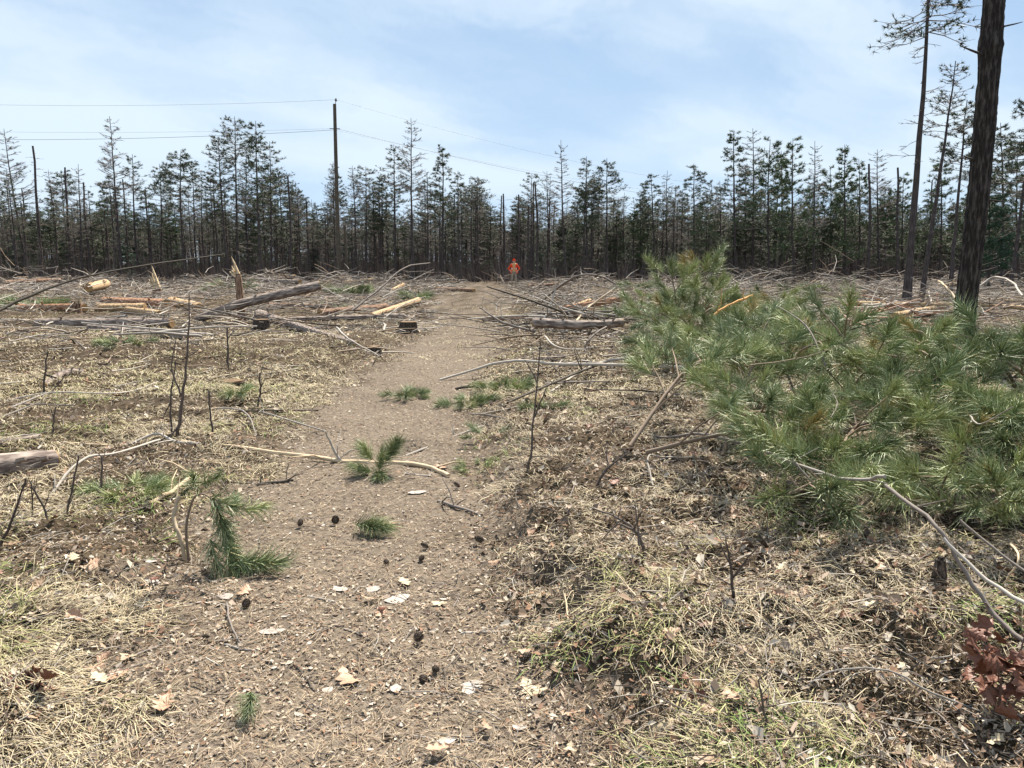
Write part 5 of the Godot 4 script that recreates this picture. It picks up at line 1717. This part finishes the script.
func make_litter() -> void:
	rng.seed = 97
	# crumbs of leaf and bark, lying flat
	var s := Shape.new()
	var tones := [Color(0.38, 0.315, 0.245), Color(0.50, 0.43, 0.345), Color(0.22, 0.155, 0.11), Color(0.085, 0.062, 0.048), Color(0.26, 0.155, 0.10), Color(0.16, 0.125, 0.095), Color(0.42, 0.325, 0.25)]
	for i in 155000:
		var p := near_spot(1.5, 22.0, 0.95)
		var out := off_path(p.x, p.y)
		var right := p.x > -0.3
		var leafy := smoothstep(-0.35, 0.1, out) * (1.0 if right else 0.75)
		var band := exp(-pow((p.y + 3.3) / 0.6, 2.0)) * 0.6
		if rng.randf() > 0.55 + leafy * 0.5 + band:
			continue
		var k := rng.randf_range(0.003, 0.009) * (1.0 + 1.7 * pow(rng.randf(), 5.0) * (leafy + band)) * (1.0 + 0.12 * -p.y)
		var at := on_ground(p.x, p.y, 0.006 + leafy * rng.randf() * 0.035)
		var a := rng.randf() * TAU
		var tip := 0.25 + 0.6 * leafy
		var u := Vector3(cos(a), rng.randf_range(-tip, tip), sin(a)) * k
		var w := Vector3(-sin(a), rng.randf_range(-tip, tip), cos(a)) * k * rng.randf_range(0.25, 0.8)
		var tone: Color = tones[rng.randi() % 7] * rng.randf_range(0.58, 1.0)
		if out > 0.0 and out < 0.5 and right and rng.randf() < 0.5:
			tone = tones[2 + rng.randi() % 4] * 0.85
		s.quad(at - u, at - w * 0.9 + u * rng.randf_range(-0.6, 0.6), at + u, at + w + u * rng.randf_range(-0.5, 0.5) + Vector3(0, k * 0.3, 0), tone)
	one("leaf_litter", s.mesh(M.litter), "crumbled leaf and bark litter over path and banks", "litter", "", "stuff")
	# fallen needles
	var f := Shape.new()
	for i in 90000:
		var p := near_spot(1.5, 16.0, 1.0)
		var at := on_ground(p.x, p.y, 0.008 + rng.randf() * 0.012)
		var a := rng.randf() * TAU
		var len := rng.randf_range(0.03, 0.09)
		var d := Vector3(cos(a), rng.randf_range(-0.08, 0.12), sin(a)) * len
		var side := Vector3(-sin(a), 0.3, cos(a))
		var tone := Color(0.38, 0.30, 0.205).lerp(Color(0.21, 0.152, 0.106), rng.randf()) * rng.randf_range(0.75, 1.15)
		f.blade(PackedVector3Array([at, at + d]), side, 0.0011 * (1.0 + 0.12 * -p.y), tone, tone)
	one("needle_litter", f.mesh(M.litter), "fallen brown pine needles covering the ground", "litter", "", "stuff")
	# small twigs
	var t := Shape.new()
	for i in 11000:
		var p := near_spot(1.6, 12.0, 0.9)
		var out := off_path(p.x, p.y)
		if rng.randf() > (0.2 if out < -0.1 else 0.8):
			continue
		var at := on_ground(p.x, p.y, 0.006 + rng.randf() * (0.01 if out < 0 else 0.05))
		var a := rng.randf() * TAU
		var len := rng.randf_range(0.03, 0.20)
		var d := Vector3(cos(a), rng.randf_range(-0.05, 0.3 if out > 0 else 0.05), sin(a)) * len
		var r := rng.randf_range(0.001, 0.0032)
		var tone: Color = GREYS[rng.randi() % 5] * rng.randf_range(0.6, 1.2)
		t.tube([at, at + d * 0.5 + Vector3(rng.randf_range(-0.1, 0.1), rng.randf_range(0, 0.08), rng.randf_range(-0.1, 0.1)) * len, at + d], [r, r, r * 0.6], 3, tone, 0.0, false)
	one("twig_litter", t.mesh(M.stick), "small broken twigs scattered in the litter", "litter", "", "stuff")


func blades_at(s: Shape, x: float, z: float, count: int, wide: float, len: float, thick: float, flat: float, tone: Color) -> void:
	var lie := noise_a.get_noise_2d(x * 0.9 + 17.0, z * 0.9) * 7.0 + rng.randf_range(-0.8, 0.8)
	for b in count:
		var a := lie + rng.randfn(0.0, 0.9)
		var bx := x + rng.randfn(0.0, wide)
		var bz := z + rng.randfn(0.0, wide)
		var p := on_ground(bx, bz, 0.0)
		var l := len * rng.randf_range(0.45, 1.2)
		var pitch := rng.randf_range(0.2, 1.35) * (1.0 - flat)
		var fall := rng.randf_range(0.5, 1.5)
		var pts := PackedVector3Array([p])
		for k in 3:
			p += Vector3(cos(a) * cos(pitch), sin(pitch), sin(a) * cos(pitch)) * l / 3.0
			pitch -= fall * 0.75
			a += rng.randf_range(-0.3, 0.3)
			p.y = maxf(p.y, height(bx, bz) + 0.006)
			pts.append(p)
		var c := tone * rng.randf_range(0.65, 1.3)
		s.blade(pts, Vector3(-sin(a), rng.randf_range(-0.4, 0.4), cos(a)).normalized(), thick * rng.randf_range(0.6, 1.2), c, c * 1.08)


func make_grass() -> void:
	rng.seed = 131
	var straw := Color(0.41, 0.342, 0.215)
	var dull := Color(0.30, 0.25, 0.175)
	var olive := Color(0.22, 0.225, 0.085)
	var green := Color(0.13, 0.19, 0.05)
	var s := Shape.new()
	var far := Shape.new()
	for i in 24000:
		var p := near_spot(1.5, 11.0, 1.0)
		var out := off_path(p.x, p.y) + noise_a.get_noise_2d(p.x * 3.0 + 40.0, p.y * 3.0) * 0.35
		var left := p.x < -0.9
		var d := noise_a.get_noise_2d(p.x * 1.3 - 60.0, p.y * 1.3)
		if out < 0.08 or rng.randf() > (0.95 if left else 0.85) * smoothstep(-0.3, 0.25, d + 0.1) + 0.04:
			continue
		var tone := straw.lerp(dull, rng.randf() if left else 0.4 + 0.6 * rng.randf())
		var patch := noise_a.get_noise_2d(p.x * 1.1 + 200.0, p.y * 1.1)
		if patch > 0.18 and rng.randf() < 0.45:
			tone = olive.lerp(straw, rng.randf_range(0.0, 0.6))
		if patch > 0.3 and rng.randf() < 0.25:
			tone = green
		blades_at(s, p.x, p.y, rng.randi_range(7, 13), 0.03 + 0.006 * -p.y, rng.randf_range(0.08, 0.27) * (1.0 if left else 0.9), 0.0015 * (1.0 + 0.12 * -p.y), rng.randf_range(0.1, 0.75), tone)
	for i in 21500:
		var z := -9.0 - pow(rng.randf(), 1.9) * 40.0
		var x := rng.randf_range(-0.98, 0.98) * -z
		var out := off_path(x, z) + noise_a.get_noise_2d(x * 3.0 + 40.0, z * 3.0) * 0.3
		var d := noise_a.get_noise_2d(x * 0.6 - 60.0, z * 0.6)
		var open := smoothstep(-26.0, -14.0, z)
		if (out < 0.1 and (z > -13.0 or rng.randf() > 0.35)) or rng.randf() > smoothstep(-0.3, 0.25, d + 0.38 * open) + 0.1:
			continue
		var tone := straw.lerp(dull, rng.randf() * 0.8)
		if noise_a.get_noise_2d(x * 0.5 + 200.0, z * 0.5) > 0.1 and rng.randf() < 0.5:
			tone = olive.lerp(straw, rng.randf_range(0.1, 0.7))
		blades_at(far, x, z, 7, 0.10, rng.randf_range(0.12, 0.26), 0.0035 * (1.0 + 0.03 * -z), rng.randf_range(0.1, 0.7), tone)
	one("grass", s.mesh(M.grass), "matted dead straw coloured grass beside the path", "grass", "", "stuff")
	one("grass", far.mesh(M.grass), "dead grass patches among the slash farther back", "grass", "", "stuff")


func _ready() -> void:
	rng.seed = 7
	noise_a.seed = 3
	noise_a.frequency = 0.45
	noise_a.fractal_octaves = 3
	noise_b.seed = 12
	noise_b.frequency = 2.2
	noise_b.fractal_octaves = 3
	noise_c.seed = 19
	noise_c.frequency = 9.0
	noise_c.fractal_octaves = 3
	make_view()
	make_materials()
	make_ground()
	make_wood()
	make_near_trees()
	make_pole()
	make_felled()
	make_slash()
	make_tufts()
	make_heap()
	make_person()
	make_small()
	make_litter()
	make_grass()
